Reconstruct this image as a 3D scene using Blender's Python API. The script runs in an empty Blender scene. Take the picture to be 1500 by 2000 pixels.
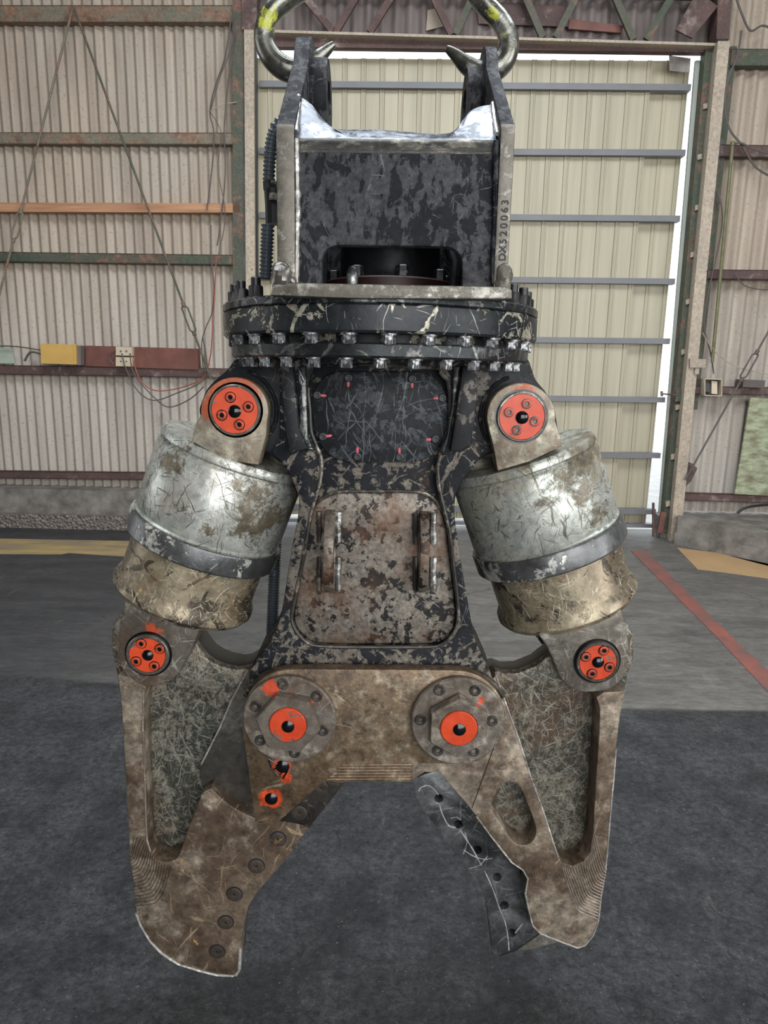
import bpy, bmesh, math, random
from mathutils import Vector, Matrix
random.seed(7)
S = bpy.context.scene
COL = S.collection
# ------------------------------------------------------------------ camera
H = 1.5; F = 1333.0; TH = math.radians(11.5); RO = 0.019
Fw = Vector((0, math.cos(TH), -math.sin(TH)))
r0 = Vector((1, 0, 0)); u0 = Vector((0, math.sin(TH), math.cos(TH)))
Rt = math.cos(RO)*r0 + math.sin(RO)*u0
Up = -math.sin(RO)*r0 + math.cos(RO)*u0
CP = Vector((0, 0, H))
cd = bpy.data.cameras.new('camera'); cam = bpy.data.objects.new('camera', cd); COL.objects.link(cam)
cd.sensor_fit = 'VERTICAL'; cd.sensor_height = 36.0; cd.lens = 36.0*F/2000.0
cam.matrix_world = Matrix(((Rt.x, Up.x, -Fw.x, 0), (Rt.y, Up.y, -Fw.y, 0), (Rt.z, Up.z, -Fw.z, H), (0, 0, 0, 1)))
cd.clip_start = 0.05; cd.clip_end = 200
S.camera = cam
# ------------------------------------------------------------------ world, lights, exposure
S.view_settings.view_transform = 'Standard'; S.view_settings.look = 'None'
S.view_settings.exposure = 0.0; S.view_settings.gamma = 1.0
try: S.view_settings.use_curve_mapping = False
except Exception: pass
W = bpy.data.worlds.new('sky'); S.world = W; W.use_nodes = True
bg = W.node_tree.nodes['Background']
bg.inputs[0].default_value = (0.88, 0.94, 1.0, 1); bg.inputs[1].default_value = 2.2
def area(name, loc, rot, sx, sy, power, col):
    l = bpy.data.lights.new(name, 'AREA'); l.shape = 'RECTANGLE'; l.size = sx; l.size_y = sy
    l.energy = power; l.color = col
    o = bpy.data.objects.new(name, l); o.location = loc; o.rotation_euler = rot; COL.objects.link(o)
    return o
area('bay_daylight', (1.6, -3.6, 2.7), (math.radians(84), 0, math.radians(16)), 4.6, 3.8, 215, (1.0, 0.985, 0.96))
area('skylight_daylight', (0.4, 2.1, 5.75), (0, 0, 0), 5.0, 2.4, 330, (0.88, 0.94, 1.0))
area('added_side_light', (6.0, -1.8, 2.6), (math.radians(88), 0, math.radians(62)), 3.0, 3.4, 230, (0.97, 0.985, 1.0))  # added light inside the closed right wall, for highlights on the cylinders
area('added_side_light', (-5.6, 1.6, 2.6), (math.radians(90), 0, math.radians(-80)), 2.4, 3.0, 50, (0.95, 0.98, 1.0))  # added weak fill inside the closed left wall
# ------------------------------------------------------------------ pixel helpers (1500x2000 frame)
def ray(px, py):
    return Fw + Rt*((px-750.0)/F) + Up*((1000.0-py)/F)
def P(px, py, Y):
    d = ray(px, py); return CP + d*(Y/d.y)
def X2(px, py, Y):
    p = P(px, py, Y); return (p.x, p.z)
def G(px, py, z=0.0):
    d = ray(px, py); return CP + d*((z-H)/d.z)
YAW = math.radians(1.5); WO = Vector((0, 6.4, 0))
WU = Vector((math.cos(YAW), -math.sin(YAW), 0)); WN = Vector((-math.sin(YAW), -math.cos(YAW), 0))
def WP(px, py, n=0.0):
    d = ray(px, py); t = ((WO+WN*n) - CP).dot(WN)/d.dot(WN); return CP + d*t
# ------------------------------------------------------------------ outline helpers
def rp(pts, k=6):
    out = []; n = len(pts)
    for i, p in enumerate(pts):
        r = p[2] if len(p) > 2 else 0
        c = Vector(p[:2])
        if r <= 0: out.append((c.x, c.y)); continue
        a = Vector(pts[i-1][:2]); b = Vector(pts[(i+1) % n][:2])
        da = a-c; db = b-c; la = da.length; lb = db.length
        t = min(r, la*0.49, lb*0.49)
        p0 = c + da*(t/la); p1 = c + db*(t/lb)
        for j in range(k+1):
            s = j/k; q = p0*(1-s)**2 + c*2*s*(1-s) + p1*s*s
            out.append((q.x, q.y))
    return out
def cr(pts, k=5, closed=False):
    n = len(pts); out = []
    rng = range(n) if closed else range(n-1)
    for i in rng:
        if closed: a, b, c, d = [Vector(pts[(i+j) % n]) for j in (-1, 0, 1, 2)]
        else:
            a = Vector(pts[max(i-1, 0)]); b = Vector(pts[i]); c = Vector(pts[i+1]); d = Vector(pts[min(i+2, n-1)])
        for j in range(k):
            t = j/k
            out.append(0.5*((2*b)+(c-a)*t+(2*a-5*b+4*c-d)*t*t+(3*b-a-3*c+d)*t**3))
    if not closed: out.append(Vector(pts[-1]))
    return [tuple(v) for v in out]
def arc(cx, cy, r, a0, a1, n=16):
    return [(cx+r*math.cos(math.radians(a0+(a1-a0)*i/n)), cy+r*math.sin(math.radians(a0+(a1-a0)*i/n))) for i in range(n+1)]
def sarea(l):
    return sum(l[i-1][0]*l[i][1]-l[i][0]*l[i-1][1] for i in range(len(l)))/2
# ------------------------------------------------------------------ mesh builder
def lathe_geo(prof, seg=32, rf=None):
    v = []; f = []; n = len(prof)
    for (r, h) in prof:
        for i in range(seg):
            a = 2*math.pi*i/seg
            rr = r if rf is None else rf(r, h, a)
            v.append((rr*math.cos(a), rr*math.sin(a), h))
    for j in range(n-1):
        for i in range(seg):
            k = (i+1) % seg
            f.append((j*seg+i, j*seg+k, (j+1)*seg+k, (j+1)*seg+i))
    if prof[0][0] > 1e-6: f.append(tuple(range(seg-1, -1, -1)))
    if prof[-1][0] > 1e-6: f.append(tuple((n-1)*seg+i for i in range(seg)))
    return v, f
def frame(o, z, x=None):
    z = Vector(z).normalized()
    x = Vector(x) if x is not None else (Vector((1, 0, 0)) if abs(z.x) < 0.9 else Vector((0, 0, 1)))
    x = (x - z*x.dot(z)).normalized(); y = z.cross(x); o = Vector(o)
    return Matrix(((x.x, y.x, z.x, o.x), (x.y, y.y, z.y, o.y), (x.z, y.z, z.z, o.z), (0, 0, 0, 1)))
def hexr(r, h, a):
    s = math.pi/3; b = (a % s) - s/2
    return r*math.cos(s/2)/math.cos(b)
class MB:
    def __init__(s): s.v = []; s.f = []; s.fm = []; s.m = []
    def add(s, v, f, mat, mx=None):
        if mat not in s.m: s.m.append(mat)
        k = s.m.index(mat); b = len(s.v)
        s.v += [tuple(mx @ Vector(q)) if mx is not None else tuple(q) for q in v]
        s.f += [tuple(i+b for i in q) for q in f]; s.fm += [k]*len(f)
        return s
    def box(s, a, b, mat, mx=None):
        (x0, y0, z0), (x1, y1, z1) = a, b
        v = [(x, y, z) for z in (z0, z1) for y in (y0, y1) for x in (x0, x1)]
        return s.add(v, [(0, 2, 3, 1), (4, 5, 7, 6), (0, 1, 5, 4), (2, 6, 7, 3), (0, 4, 6, 2), (1, 3, 7, 5)], mat, mx)
    def bar(s, p, q, w, d, mat, side=None):
        # box from p to q; w = width across 'side', d = size across the third axis
        p = Vector(p); q = Vector(q); z = q-p
        return s.box((-w/2, -d/2, 0), (w/2, d/2, z.length), mat, frame(p, z, side))
    def lathe(s, prof, mat, mx=None, seg=32, rf=None):
        v, f = lathe_geo(prof, seg, rf); return s.add(v, f, mat, mx)
    def tube(s, pts, r, mat, seg=10, rs=None, flat=1.0):
        pts = [Vector(p) for p in pts]; n = len(pts); v = []; f = []
        up = None
        for i, p in enumerate(pts):
            t = (pts[min(i+1, n-1)]-pts[max(i-1, 0)]).normalized()
            if up is None: up = Vector((0, 1, 0)) if abs(t.y) < 0.9 else Vector((1, 0, 0))
            x = (up - t*up.dot(t)).normalized(); up = x; y = t.cross(x)
            rr = rs[i] if rs else r
            for j in range(seg):
                a = 2*math.pi*j/seg
                v.append(p + x*(rr*flat*math.cos(a)) + y*(rr*math.sin(a)))
        for i in range(n-1):
            for j in range(seg):
                k = (j+1) % seg
                f.append((i*seg+j, i*seg+k, (i+1)*seg+k, (i+1)*seg+j))
        f.append(tuple(range(seg-1, -1, -1))); f.append(tuple((n-1)*seg+j for j in range(seg)))
        return s.add(v, f, mat)
    def plate(s, loops, y0, y1, mat, bev=0.002, mx=None):
        # loops of (x, z): outer first, then holes; slab between y0 (front) and y1 (back)
        cu = bpy.data.curves.new('t', 'CURVE'); cu.dimensions = '2D'; cu.fill_mode = 'BOTH'
        bev = min(bev, (y1-y0)*0.45)
        for li, l in enumerate(loops):
            l = list(l)
            if (sarea(l) > 0) != (li == 0): l = l[::-1]
            sp = cu.splines.new('POLY'); sp.points.add(len(l)-1)
            for i, q in enumerate(l): sp.points[i].co = (q[0], q[1], 0, 1)
            sp.use_cyclic_u = True
        cu.extrude = (y1-y0)/2-bev; cu.bevel_depth = bev; cu.bevel_resolution = 1; cu.offset = -bev
        ob = bpy.data.objects.new('t', cu)
        me = bpy.data.meshes.new_from_object(ob)
        M = Matrix(((1, 0, 0, 0), (0, 0, -1, (y0+y1)/2), (0, 1, 0, 0), (0, 0, 0, 1)))
        if mx is not None: M = mx @ M
        s.add([v.co[:] for v in me.vertices], [tuple(p.vertices) for p in me.polygons], mat, M)
        bpy.data.objects.remove(ob); bpy.data.curves.remove(cu); bpy.data.meshes.remove(me)
        return s
    def pplate(s, loops, y0, y1, mat, bev=0.002):
        return s.plate([[X2(q[0], q[1], y0) for q in l] for l in loops], y0, y1, mat, bev)
    def weld(s, pts, r, mat, seg=8, step=0.006):
        out = []; rs = []
        pts = [Vector(p) for p in pts]
        for a, b in zip(pts[:-1], pts[1:]):
            n = max(1, int((b-a).length/step))
            for i in range(n):
                out.append(a.lerp(b, i/n)); rs.append(r*(0.8+0.35*random.random()))
        out.append(pts[-1]); rs.append(r*0.8)
        return s.tube(out, r, mat, seg, rs)
    def build(s, name, parent=None, loc=None, sharp=35, **tags):
        me = bpy.data.meshes.new(name)
        off = Vector(loc) if loc is not None else Vector((0, 0, 0))
        me.from_pydata([tuple(Vector(q)-off) for q in s.v], [], s.f)
        for m in s.m: me.materials.append(m)
        me.polygons.foreach_set('material_index', s.fm)
        bm = bmesh.new(); bm.from_mesh(me)
        bmesh.ops.remove_doubles(bm, verts=bm.verts, dist=1e-5)
        bmesh.ops.recalc_face_normals(bm, faces=bm.faces)
        bm.to_mesh(me); bm.free()
        me.shade_smooth(); me.set_sharp_from_angle(angle=math.radians(sharp))
        o = bpy.data.objects.new(name, me); COL.objects.link(o)
        o.location = off
        if parent is not None: put(o, parent)
        for k, v in tags.items(): o[k] = v
        return o
def wloc(o):
    v = o.location.copy()
    return v
def put(o, parent):
    o.parent = parent
    # parents carry location only (and sit directly in the world or under an unrotated thing)
    q = parent; t = Vector((0, 0, 0))
    while q is not None: t += q.location; q = q.parent
    o.location = o.location - t
def thing(name, label, cat, loc=(0, 0, 0), group=None):
    o = bpy.data.objects.new(name, None); COL.objects.link(o); o.location = loc; o.empty_display_size = 0.05
    o['label'] = label; o['category'] = cat
    if group: o['group'] = group
    return o
def copyat(o, mx_off, parent, rot=None):
    c = o.copy(); COL.objects.link(c); c.parent = None
    c.location = mx_off
    if rot: c.rotation_euler = rot
    put(c, parent); return c
# ------------------------------------------------------------------ materials
class N:
    def __init__(s, name):
        s.m = bpy.data.materials.new(name); s.m.use_nodes = True; s.t = s.m.node_tree
        s.b = s.t.nodes['Principled BSDF']
        s.co = s.t.nodes.new('ShaderNodeTexCoord').outputs['Object']
    def n(s, typ, **k):
        nd = s.t.nodes.new(typ)
        for a, b in k.items(): setattr(nd, a, b)
        return nd
    def set(s, sock, val):
        if hasattr(val, 'is_linked') or hasattr(val, 'node'): s.t.links.new(val, sock)
        elif isinstance(val, (tuple, list)):
            sock.default_value = tuple(val)+(1,) if len(val) == 3 and sock.type == 'RGBA' else val
        else: sock.default_value = val
    def map(s, sc=(1, 1, 1), loc=(0, 0, 0), rot=(0, 0, 0)):
        nd = s.n('ShaderNodeMapping'); s.set(nd.inputs[0], s.co)
        nd.inputs['Scale'].default_value = sc; nd.inputs['Location'].default_value = loc; nd.inputs['Rotation'].default_value = rot
        return nd.outputs[0]
    def noise(s, scale, detail=4, rough=0.55, dist=0, vec=None, col=False):
        nd = s.n('ShaderNodeTexNoise'); s.set(nd.inputs['Vector'], vec if vec is not None else s.co)
        nd.inputs['Scale'].default_value = scale; nd.inputs['Detail'].default_value = detail
        nd.inputs['Roughness'].default_value = rough; nd.inputs['Distortion'].default_value = dist
        return nd.outputs['Color' if col else 'Fac']
    def mr(s, v, a, b, c=0.0, d=1.0):
        nd = s.n('ShaderNodeMapRange'); s.set(nd.inputs[0], v)
        for i, q in enumerate((a, b, c, d)): s.set(nd.inputs[i+1], q)
        return nd.outputs[0]
    def ma(s, op, a, b=0.0, c=None):
        nd = s.n('ShaderNodeMath', operation=op); s.set(nd.inputs[0], a); s.set(nd.inputs[1], b)
        if c is not None: s.set(nd.inputs[2], c)
        return nd.outputs[0]
    def mix(s, f, a, b):
        nd = s.n('ShaderNodeMix', data_type='RGBA'); s.set(nd.inputs[0], f); s.set(nd.inputs[6], a); s.set(nd.inputs[7], b)
        return nd.outputs[2]
    def lines(s, scale, w, dist=0.6, vec=None, detail=1.0):
        n = s.noise(scale, detail, 0.5, dist, vec)
        a = s.ma('ABSOLUTE', s.ma('SUBTRACT', n, 0.5))
        return s.mr(a, w, w*0.35)
    def bump(s, h, strength=0.3, dist=0.002, prev=None):
        nd = s.n('ShaderNodeBump'); nd.inputs['Strength'].default_value = strength; nd.inputs['Distance'].default_value = dist
        s.set(nd.inputs['Height'], h)
        if prev is not None: s.set(nd.inputs['Normal'], prev)
        return nd.outputs[0]
    def out(s, col, rough=0.5, metal=0.0, nrm=None, spec=None):
        s.set(s.b.inputs['Base Color'], col); s.set(s.b.inputs['Roughness'], rough); s.set(s.b.inputs['Metallic'], metal)
        if nrm is not None: s.set(s.b.inputs['Normal'], nrm)
        if spec is not None: s.b.inputs['Specular IOR Level'].default_value = spec
        return s.m
def mulc(k, col, f):
    mm = k.n('ShaderNodeMix', data_type='RGBA', blend_type='MULTIPLY'); mm.inputs[0].default_value = 1.0; k.set(mm.inputs[6], col)
    cc = k.n('ShaderNodeCombineColor'); [k.set(cc.inputs[i], f) for i in range(3)]
    k.set(mm.inputs[7], cc.outputs[0]); return mm.outputs[2]
def dashes(k, ang, across, along, lo, hi, off, warp):
    m1 = k.n('ShaderNodeMapping'); k.set(m1.inputs[0], warp); m1.inputs['Rotation'].default_value = (0, ang, 0); m1.inputs['Location'].default_value = (off, off*0.7, off*1.3)
    m2 = k.n('ShaderNodeMapping'); k.set(m2.inputs[0], m1.outputs[0]); m2.inputs['Scale'].default_value = (across, across*0.15, along)
    return k.mr(k.noise(1.0, 2, 0.5, 0, m2.outputs[0]), lo, hi)
def worn(name, base, base2, chip, amt=0.5, cs=12, rust=None, ra=0.6, rs=5, scr=None, sa=0.5, ss=14, sw=0.010,
         rough=(0.45, 0.4), metal=(0.0, 0.6), spots=None, spotcol=None, bumps=0.45, streak=(1, 1, 1), cw=0.012, csoft=0.68, grad=None, grain=0.32, dens=0.0, strokes=0.0, spec=0.4, sdens=0.0, fleck=0.0):
    k = N(name)
    v = k.map(streak)
    col = k.mix(k.mr(k.noise(3.5, 6, 0.65), 0.38, 0.62), base, base2)
    g = k.noise(70, 4, 0.65)
    n1 = k.noise(cs, 9, csoft, 0.2, v)
    n2 = k.noise(cs*0.16+1.0, 4, 0.6)
    th = k.mr(n2, 0.35, 0.65, 1-amt+0.09, 1-amt-0.09)
    if grad is not None:
        sx = k.n('ShaderNodeSeparateXYZ'); k.set(sx.inputs[0], k.co)
        th = k.ma('ADD', th, k.mr(sx.outputs[2], grad[0], grad[1], -grad[2], grad[3]))
    cm = k.mr(k.ma('SUBTRACT', n1, th), -cw, cw)
    wn = k.n('ShaderNodeVectorMath', operation='MULTIPLY_ADD'); k.set(wn.inputs[0], k.noise(9, 2, 0.5, 0, None, True)); wn.inputs[1].default_value = (0.05, 0.05, 0.05); k.set(wn.inputs[2], k.co)
    if strokes > 0:
        wn2 = k.n('ShaderNodeVectorMath', operation='MULTIPLY_ADD'); k.set(wn2.inputs[0], k.noise(60, 4, 0.6, 0, None, True)); wn2.inputs[1].default_value = (0.014, 0.014, 0.014); k.set(wn2.inputs[2], wn.outputs[0])
        sl = [dashes(k, an, strokes*(10+2*j), strokes*(1.2+0.3*j), 0.655-sdens, 0.665-sdens, 5.1*j+1, wn2.outputs[0]) for j, an in enumerate((0.1, -0.5, 0.9, -1.2))]
        q = k.ma('MAXIMUM', k.ma('MAXIMUM', sl[0], sl[1]), k.ma('MAXIMUM', sl[2], sl[3]))
        cm = k.ma('MAXIMUM', cm, k.ma('MULTIPLY', q, k.mr(k.noise(cs*3, 5, 0.7), 0.40, 0.44)))
    cc2 = mulc(k, k.mix(1.0, chip, chip), k.mr(k.noise(cs*2.4, 6, 0.65), 0.32, 0.68, 0.5, 1.35))
    col = k.mix(cm, col, cc2)
    met = k.mr(cm, 0, 1, metal[0], metal[1])
    if rust is not None:
        r1 = k.mr(k.noise(rs, 8, 0.68, 0.3), 1-ra-0.04, 1-ra+0.07)
        col = k.mix(k.ma('MULTIPLY', r1, 0.75), col, rust)
        met = k.ma('MULTIPLY', met, k.mr(r1, 0, 1, 1, 0.4))
    lm = None
    if scr is not None:
        big = k.mr(k.noise(cs*0.3, 5, 0.6), 0.56-sa*0.22, 0.64-sa*0.22)
        lo = 0.70-dens; hi = lo+0.03; ls = []
        for j, an in enumerate((0.35, -0.65, 1.25, -1.3, 0.0, 0.75, -0.25)):
            ls.append(dashes(k, an, ss*(26+5*j), ss*(1.5+0.4*(j % 3)), lo, hi, 3.7*j, wn.outputs[0]))
        l = ls[0]
        for q in ls[1:]: l = k.ma('MAXIMUM', l, q)
        lm = k.ma('MULTIPLY', l, big)
        col = k.mix(k.ma('MULTIPLY', lm, 0.8), col, scr)
    if fleck > 0:
        fk = k.mr(k.noise(34, 5, 0.6, 0, k.map((1, 1, 0.6))), 0.735-fleck, 0.75-fleck)
        col = k.mix(k.ma('MULTIPLY', fk, 0.85), col, (0.50, 0.27, 0.06)); met = k.ma('MULTIPLY', met, k.ma('SUBTRACT', 1.0, fk))
    if spots:
        pn = k.noise(38, 9, 0.75)
        for (c, r, hard) in spots:
            d = k.n('ShaderNodeVectorMath', operation='DISTANCE'); k.set(d.inputs[0], k.co); d.inputs[1].default_value = tuple(c)
            m = k.mr(d.outputs['Value'], r*0.35, r*1.3)
            m = k.mr(k.ma('SUBTRACT', pn, k.ma('MULTIPLY_ADD', m, 0.55, 0.5-hard)), -0.02, 0.05)
            col = k.mix(k.ma('MULTIPLY', m, 0.9), col, spotcol or (0.5, 0.05, 0.015)); met = k.ma('MULTIPLY', met, k.ma('SUBTRACT', 1.0, m))
    col = mulc(k, col, k.mr(k.noise(48, 7, 0.75), 0.33, 0.67, 1-grain, 1+grain))
    ro = k.mr(k.noise(12, 6, 0.65), 0.35, 0.65, rough[0]-0.04, rough[1]+0.06)
    ro = k.ma('ADD', ro, k.mr(g, 0.3, 0.7, -0.06, 0.08))
    h = k.ma('ADD', k.ma('MULTIPLY', cm, -0.5), k.ma('MULTIPLY', g, 0.5))
    if lm is not None: h = k.ma('ADD', h, k.ma('MULTIPLY', lm, -0.3))
    return k.out(col, ro, met, k.bump(h, bumps, 0.0016), spec)
def plain(name, c, rough=0.5, metal=0.0, var=0.25, sc=8, bump=0.0, c2=None, st=(1, 1, 1)):
    k = N(name)
    c2 = c2 or tuple(x*(1-var) for x in c)
    col = k.mix(k.mr(k.noise(sc, 6, 0.65, 0, k.map(st)), 0.35, 0.65), c, c2)
    nr = k.bump(k.noise(60, 4), bump, 0.002) if bump else None
    return k.out(col, rough, metal, nr)
M = {}
def red_spots(l, Y): return [(P(a, b, Y), r/1000.0, h) for (a, b, r, h) in l]
M['bracket'] = worn('worn_black_paint', (0.008, 0.009, 0.011), (0.013, 0.014, 0.017), (0.052, 0.052, 0.056), amt=0.5, cs=48, scr=(0.17, 0.17, 0.175), sa=0.3, ss=9, rough=(0.6, 0.5), metal=(0.0, 0.1), streak=(1.25, 1, 0.7), cw=0.010, strokes=6, spec=0.12, sdens=0.0)
M['bend'] = worn('sheet_bend_highlight', (0.062, 0.06, 0.052), (0.035, 0.034, 0.032), (0.15, 0.14, 0.11), amt=0.45, cs=26, rough=(0.35, 0.45), metal=(0.5, 0.7), streak=(1, 1, 2.5), cw=0.05)  # lighter brown tone paints the highlight along the sheet's bend
M['edge'] = worn('bare_steel_edge', (0.17, 0.155, 0.13), (0.11, 0.10, 0.082), (0.28, 0.265, 0.23), amt=0.45, cs=34, rust=(0.13, 0.07, 0.035), ra=0.36, rough=(0.42, 0.5), metal=(0.45, 0.6), cw=0.04)
M['bright'] = worn('steel_sky_highlight', (0.10, 0.11, 0.13), (0.05, 0.055, 0.068), (0.30, 0.325, 0.37), amt=0.47, cs=24, rough=(0.28, 0.36), metal=(0.6, 0.9), streak=(1, 1, 0.4), cw=0.04)  # pale bluish tone paints the sky highlight on the saddle
M['ring'] = worn('black_ring_paint', (0.009, 0.013, 0.013), (0.018, 0.020, 0.023), (0.34, 0.32, 0.25), amt=0.385, cs=30, scr=(0.36, 0.35, 0.32), sa=0.5, ss=6, rough=(0.30, 0.40), metal=(0.1, 0.3), cw=0.014, strokes=3.5, spec=0.25, sdens=-0.01)
M['flange'] = worn('oily_flange', (0.030, 0.034, 0.035), (0.016, 0.018, 0.019), (0.13, 0.13, 0.125), amt=0.42, cs=22, scr=(0.3, 0.3, 0.3), sa=0.3, ss=7, rough=(0.28, 0.38), metal=(0.5, 0.7), cw=0.03, strokes=5, spec=0.3)
M['body'] = worn('worn_body_paint', (0.008, 0.009, 0.011), (0.014, 0.015, 0.018), (0.145, 0.128, 0.105), amt=0.48, cs=50, rust=(0.085, 0.045, 0.025), ra=0.36, scr=(0.2, 0.2, 0.2), sa=0.3, ss=9, rough=(0.55, 0.5), metal=(0.0, 0.3), grad=(P(740, 1150, 1.3).z, P(740, 850, 1.3).z, 0.0, 0.05), strokes=7, spec=0.12)
M['wing'] = worn('wing_paint', (0.010, 0.011, 0.013), (0.017, 0.017, 0.019), (0.10, 0.09, 0.078), amt=0.42, cs=44, scr=(0.10, 0.10, 0.10), sa=0.4, ss=8, rough=(0.4, 0.46), metal=(0.0, 0.3), spec=0.15)
M['cover'] = worn('access_cover_paint', (0.008, 0.009, 0.010), (0.013, 0.014, 0.016), (0.045, 0.05, 0.054), amt=0.44, cs=40, scr=(0.11, 0.115, 0.12), sa=1.2, ss=5, dens=0.03, rough=(0.4, 0.46), metal=(0.0, 0.3), cw=0.012, strokes=5, spec=0.15)
M['guard'] = worn('rusty_guard', (0.010, 0.010, 0.011), (0.016, 0.014, 0.013), (0.18, 0.158, 0.132), amt=0.55, cs=50, rust=(0.11, 0.052, 0.026), ra=0.43, rs=5, scr=(0.3, 0.29, 0.27), sa=0.2, ss=9, rough=(0.40, 0.48), metal=(0.0, 0.4), cw=0.010, spec=0.2)
M['barrel'] = worn('grey_green_barrel_paint', (0.35, 0.37, 0.325), (0.47, 0.47, 0.44), (0.12, 0.10, 0.068), amt=0.45, cs=12, scr=(0.085, 0.075, 0.055), sa=0.9, ss=7, dens=0.03, rust=(0.24, 0.215, 0.165), ra=0.45, rs=5, rough=(0.27, 0.38), metal=(0.5, 0.4), cw=0.04, csoft=0.75, strokes=0, sdens=-0.01, fleck=0.01)
M['band'] = worn('bare_band', (0.12, 0.12, 0.12), (0.07, 0.07, 0.07), (0.42, 0.42, 0.38), amt=0.44, cs=30, scr=(0.4, 0.4, 0.38), sa=0.4, ss=8, rough=(0.28, 0.36), metal=(0.6, 0.4), cw=0.015)
M['guardtube'] = worn('brown_yellow_guard_tube', (0.17, 0.135, 0.09), (0.36, 0.31, 0.21), (0.065, 0.052, 0.038), amt=0.47, cs=12, scr=(0.5, 0.46, 0.36), sa=1.0, ss=8, dens=0.03, rust=(0.15, 0.105, 0.06), ra=0.44, rs=7, rough=(0.28, 0.38), metal=(0.5, 0.5), cw=0.04, csoft=0.74, strokes=3, sdens=-0.01, fleck=0.05)
EARSP = red_spots([(452, 775, 62, 0.27), (420, 800, 40, 0.2), (1020, 775, 45, 0.14), (292, 1236, 40, 0.15), (262, 1290, 26, 0.02), (335, 1320, 18, 0.10), (1140, 1240, 42, 0.04)], 1.28)
M['ear'] = worn('ear_steel', (0.24, 0.20, 0.145), (0.14, 0.105, 0.075), (0.36, 0.325, 0.25), amt=0.45, cs=18, rust=(0.10, 0.06, 0.035), ra=0.40, rough=(0.40, 0.46), metal=(0.3, 0.45), spots=EARSP, spotcol=(0.36, 0.075, 0.025), cw=0.04)
M['eye'] = worn('rod_eye_steel', (0.105, 0.088, 0.07), (0.16, 0.145, 0.12), (0.26, 0.24, 0.205), amt=0.42, cs=18, rust=(0.085, 0.052, 0.033), ra=0.43, scr=(0.35, 0.33, 0.3), sa=0.7, ss=8, rough=(0.34, 0.42), metal=(0.5, 0.5), spots=EARSP, spotcol=(0.42, 0.06, 0.02), cw=0.05, dens=0.02)
M['jaw'] = worn('brown_jaw_steel', (0.105, 0.073, 0.050), (0.20, 0.15, 0.107), (0.35, 0.29, 0.22), amt=0.46, cs=14, rust=(0.062, 0.040, 0.027), ra=0.45, rs=9, scr=(0.34, 0.26, 0.17), sa=0.35, ss=3.2, dens=0.01, rough=(0.38, 0.45), metal=(0.45, 0.5), cw=0.06, csoft=0.74, grain=0.5, strokes=0, sdens=-0.05, fleck=0.03)
M['jawscr'] = worn('scratched_jaw_steel', (0.04, 0.044, 0.038), (0.075, 0.068, 0.052), (0.20, 0.185, 0.145), amt=0.475, cs=80, scr=(0.25, 0.24, 0.20), sa=1.3, ss=7, dens=0.06, rust=(0.085, 0.048, 0.026), ra=0.47, rs=6, rough=(0.38, 0.45), metal=(0.35, 0.4), cw=0.02, csoft=0.75, grain=0.45)
M['jawmid'] = worn('machined_jaw_face', (0.085, 0.082, 0.072), (0.12, 0.108, 0.088), (0.18, 0.17, 0.145), amt=0.42, cs=10, rust=(0.07, 0.048, 0.03), ra=0.40, scr=(0.22, 0.21, 0.19), sa=0.3, ss=4, rough=(0.32, 0.40), metal=(0.6, 0.6), cw=0.08)
M['smooth'] = plain('saddle_steel', (0.075, 0.073, 0.07), 0.42, 0.5, 0.3, 8)
LKSP = red_spots([(565, 1352, 34, 0.04), (520, 1350, 28, 0.12), (549, 1497, 26, 0.24), (528, 1560, 34, 0.20), (560, 1520, 20, 0.16)], 1.26)
M['link'] = worn('brown_link_plate', (0.12, 0.080, 0.048), (0.175, 0.125, 0.080), (0.27, 0.215, 0.15), amt=0.40, cs=26, rust=(0.065, 0.040, 0.024), ra=0.46, rs=13, scr=(0.4, 0.33, 0.22), sa=0.2, ss=5, rough=(0.36, 0.42), metal=(0.5, 0.5), spots=LKSP, spotcol=(0.52, 0.055, 0.013), cw=0.05, grain=0.55, dens=0.0, fleck=0.03)
NUSP = red_spots([(565, 1352, 22, 0.02), (525, 1345, 34, 0.14), (600, 1380, 26, 0.06), (612, 1432, 18, 0.04), (925, 1390, 30, 0.06), (893, 1365, 20, 0.0), (940, 1370, 24, 0.04)], 1.24)
M['nut'] = worn('pivot_nut_steel', (0.135, 0.112, 0.086), (0.18, 0.155, 0.13), (0.29, 0.255, 0.21), amt=0.42, cs=20, rust=(0.08, 0.05, 0.033), ra=0.43, scr=(0.35, 0.33, 0.3), sa=0.3, ss=8, rough=(0.34, 0.42), metal=(0.5, 0.5), spots=NUSP, spotcol=(0.5, 0.055, 0.015), cw=0.05)
M['red'] = worn('orange_red_paint', (0.56, 0.060, 0.016), (0.48, 0.045, 0.013), (0.17, 0.14, 0.115), amt=0.36, cs=26, scr=(0.1, 0.07, 0.06), sa=0.2, ss=8, rough=(0.34, 0.42), metal=(0.0, 0.3), grain=0.14)
M['redbolt'] = worn('painted_bolt', (0.46, 0.055, 0.018), (0.26, 0.04, 0.02), (0.08, 0.05, 0.04), amt=0.40, cs=60, rough=(0.35, 0.42), metal=(0.1, 0.4))
M['rimsteel'] = worn('rim_steel', (0.13, 0.112, 0.094), (0.08, 0.066, 0.052), (0.28, 0.26, 0.23), amt=0.42, cs=30, rough=(0.32, 0.4), metal=(0.6, 0.6), cw=0.03)
M['bolt'] = worn('dark_bolt_steel', (0.035, 0.031, 0.028), (0.06, 0.053, 0.046), (0.13, 0.11, 0.09), amt=0.4, cs=50, rough=(0.35, 0.42), metal=(0.6, 0.7), cw=0.04)
M['rustbolt'] = worn('rusty_blade_bolt', (0.062, 0.05, 0.042), (0.09, 0.07, 0.052), (0.28, 0.15, 0.05), amt=0.36, cs=70, rough=(0.38, 0.45), metal=(0.5, 0.5), cw=0.04)
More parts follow.
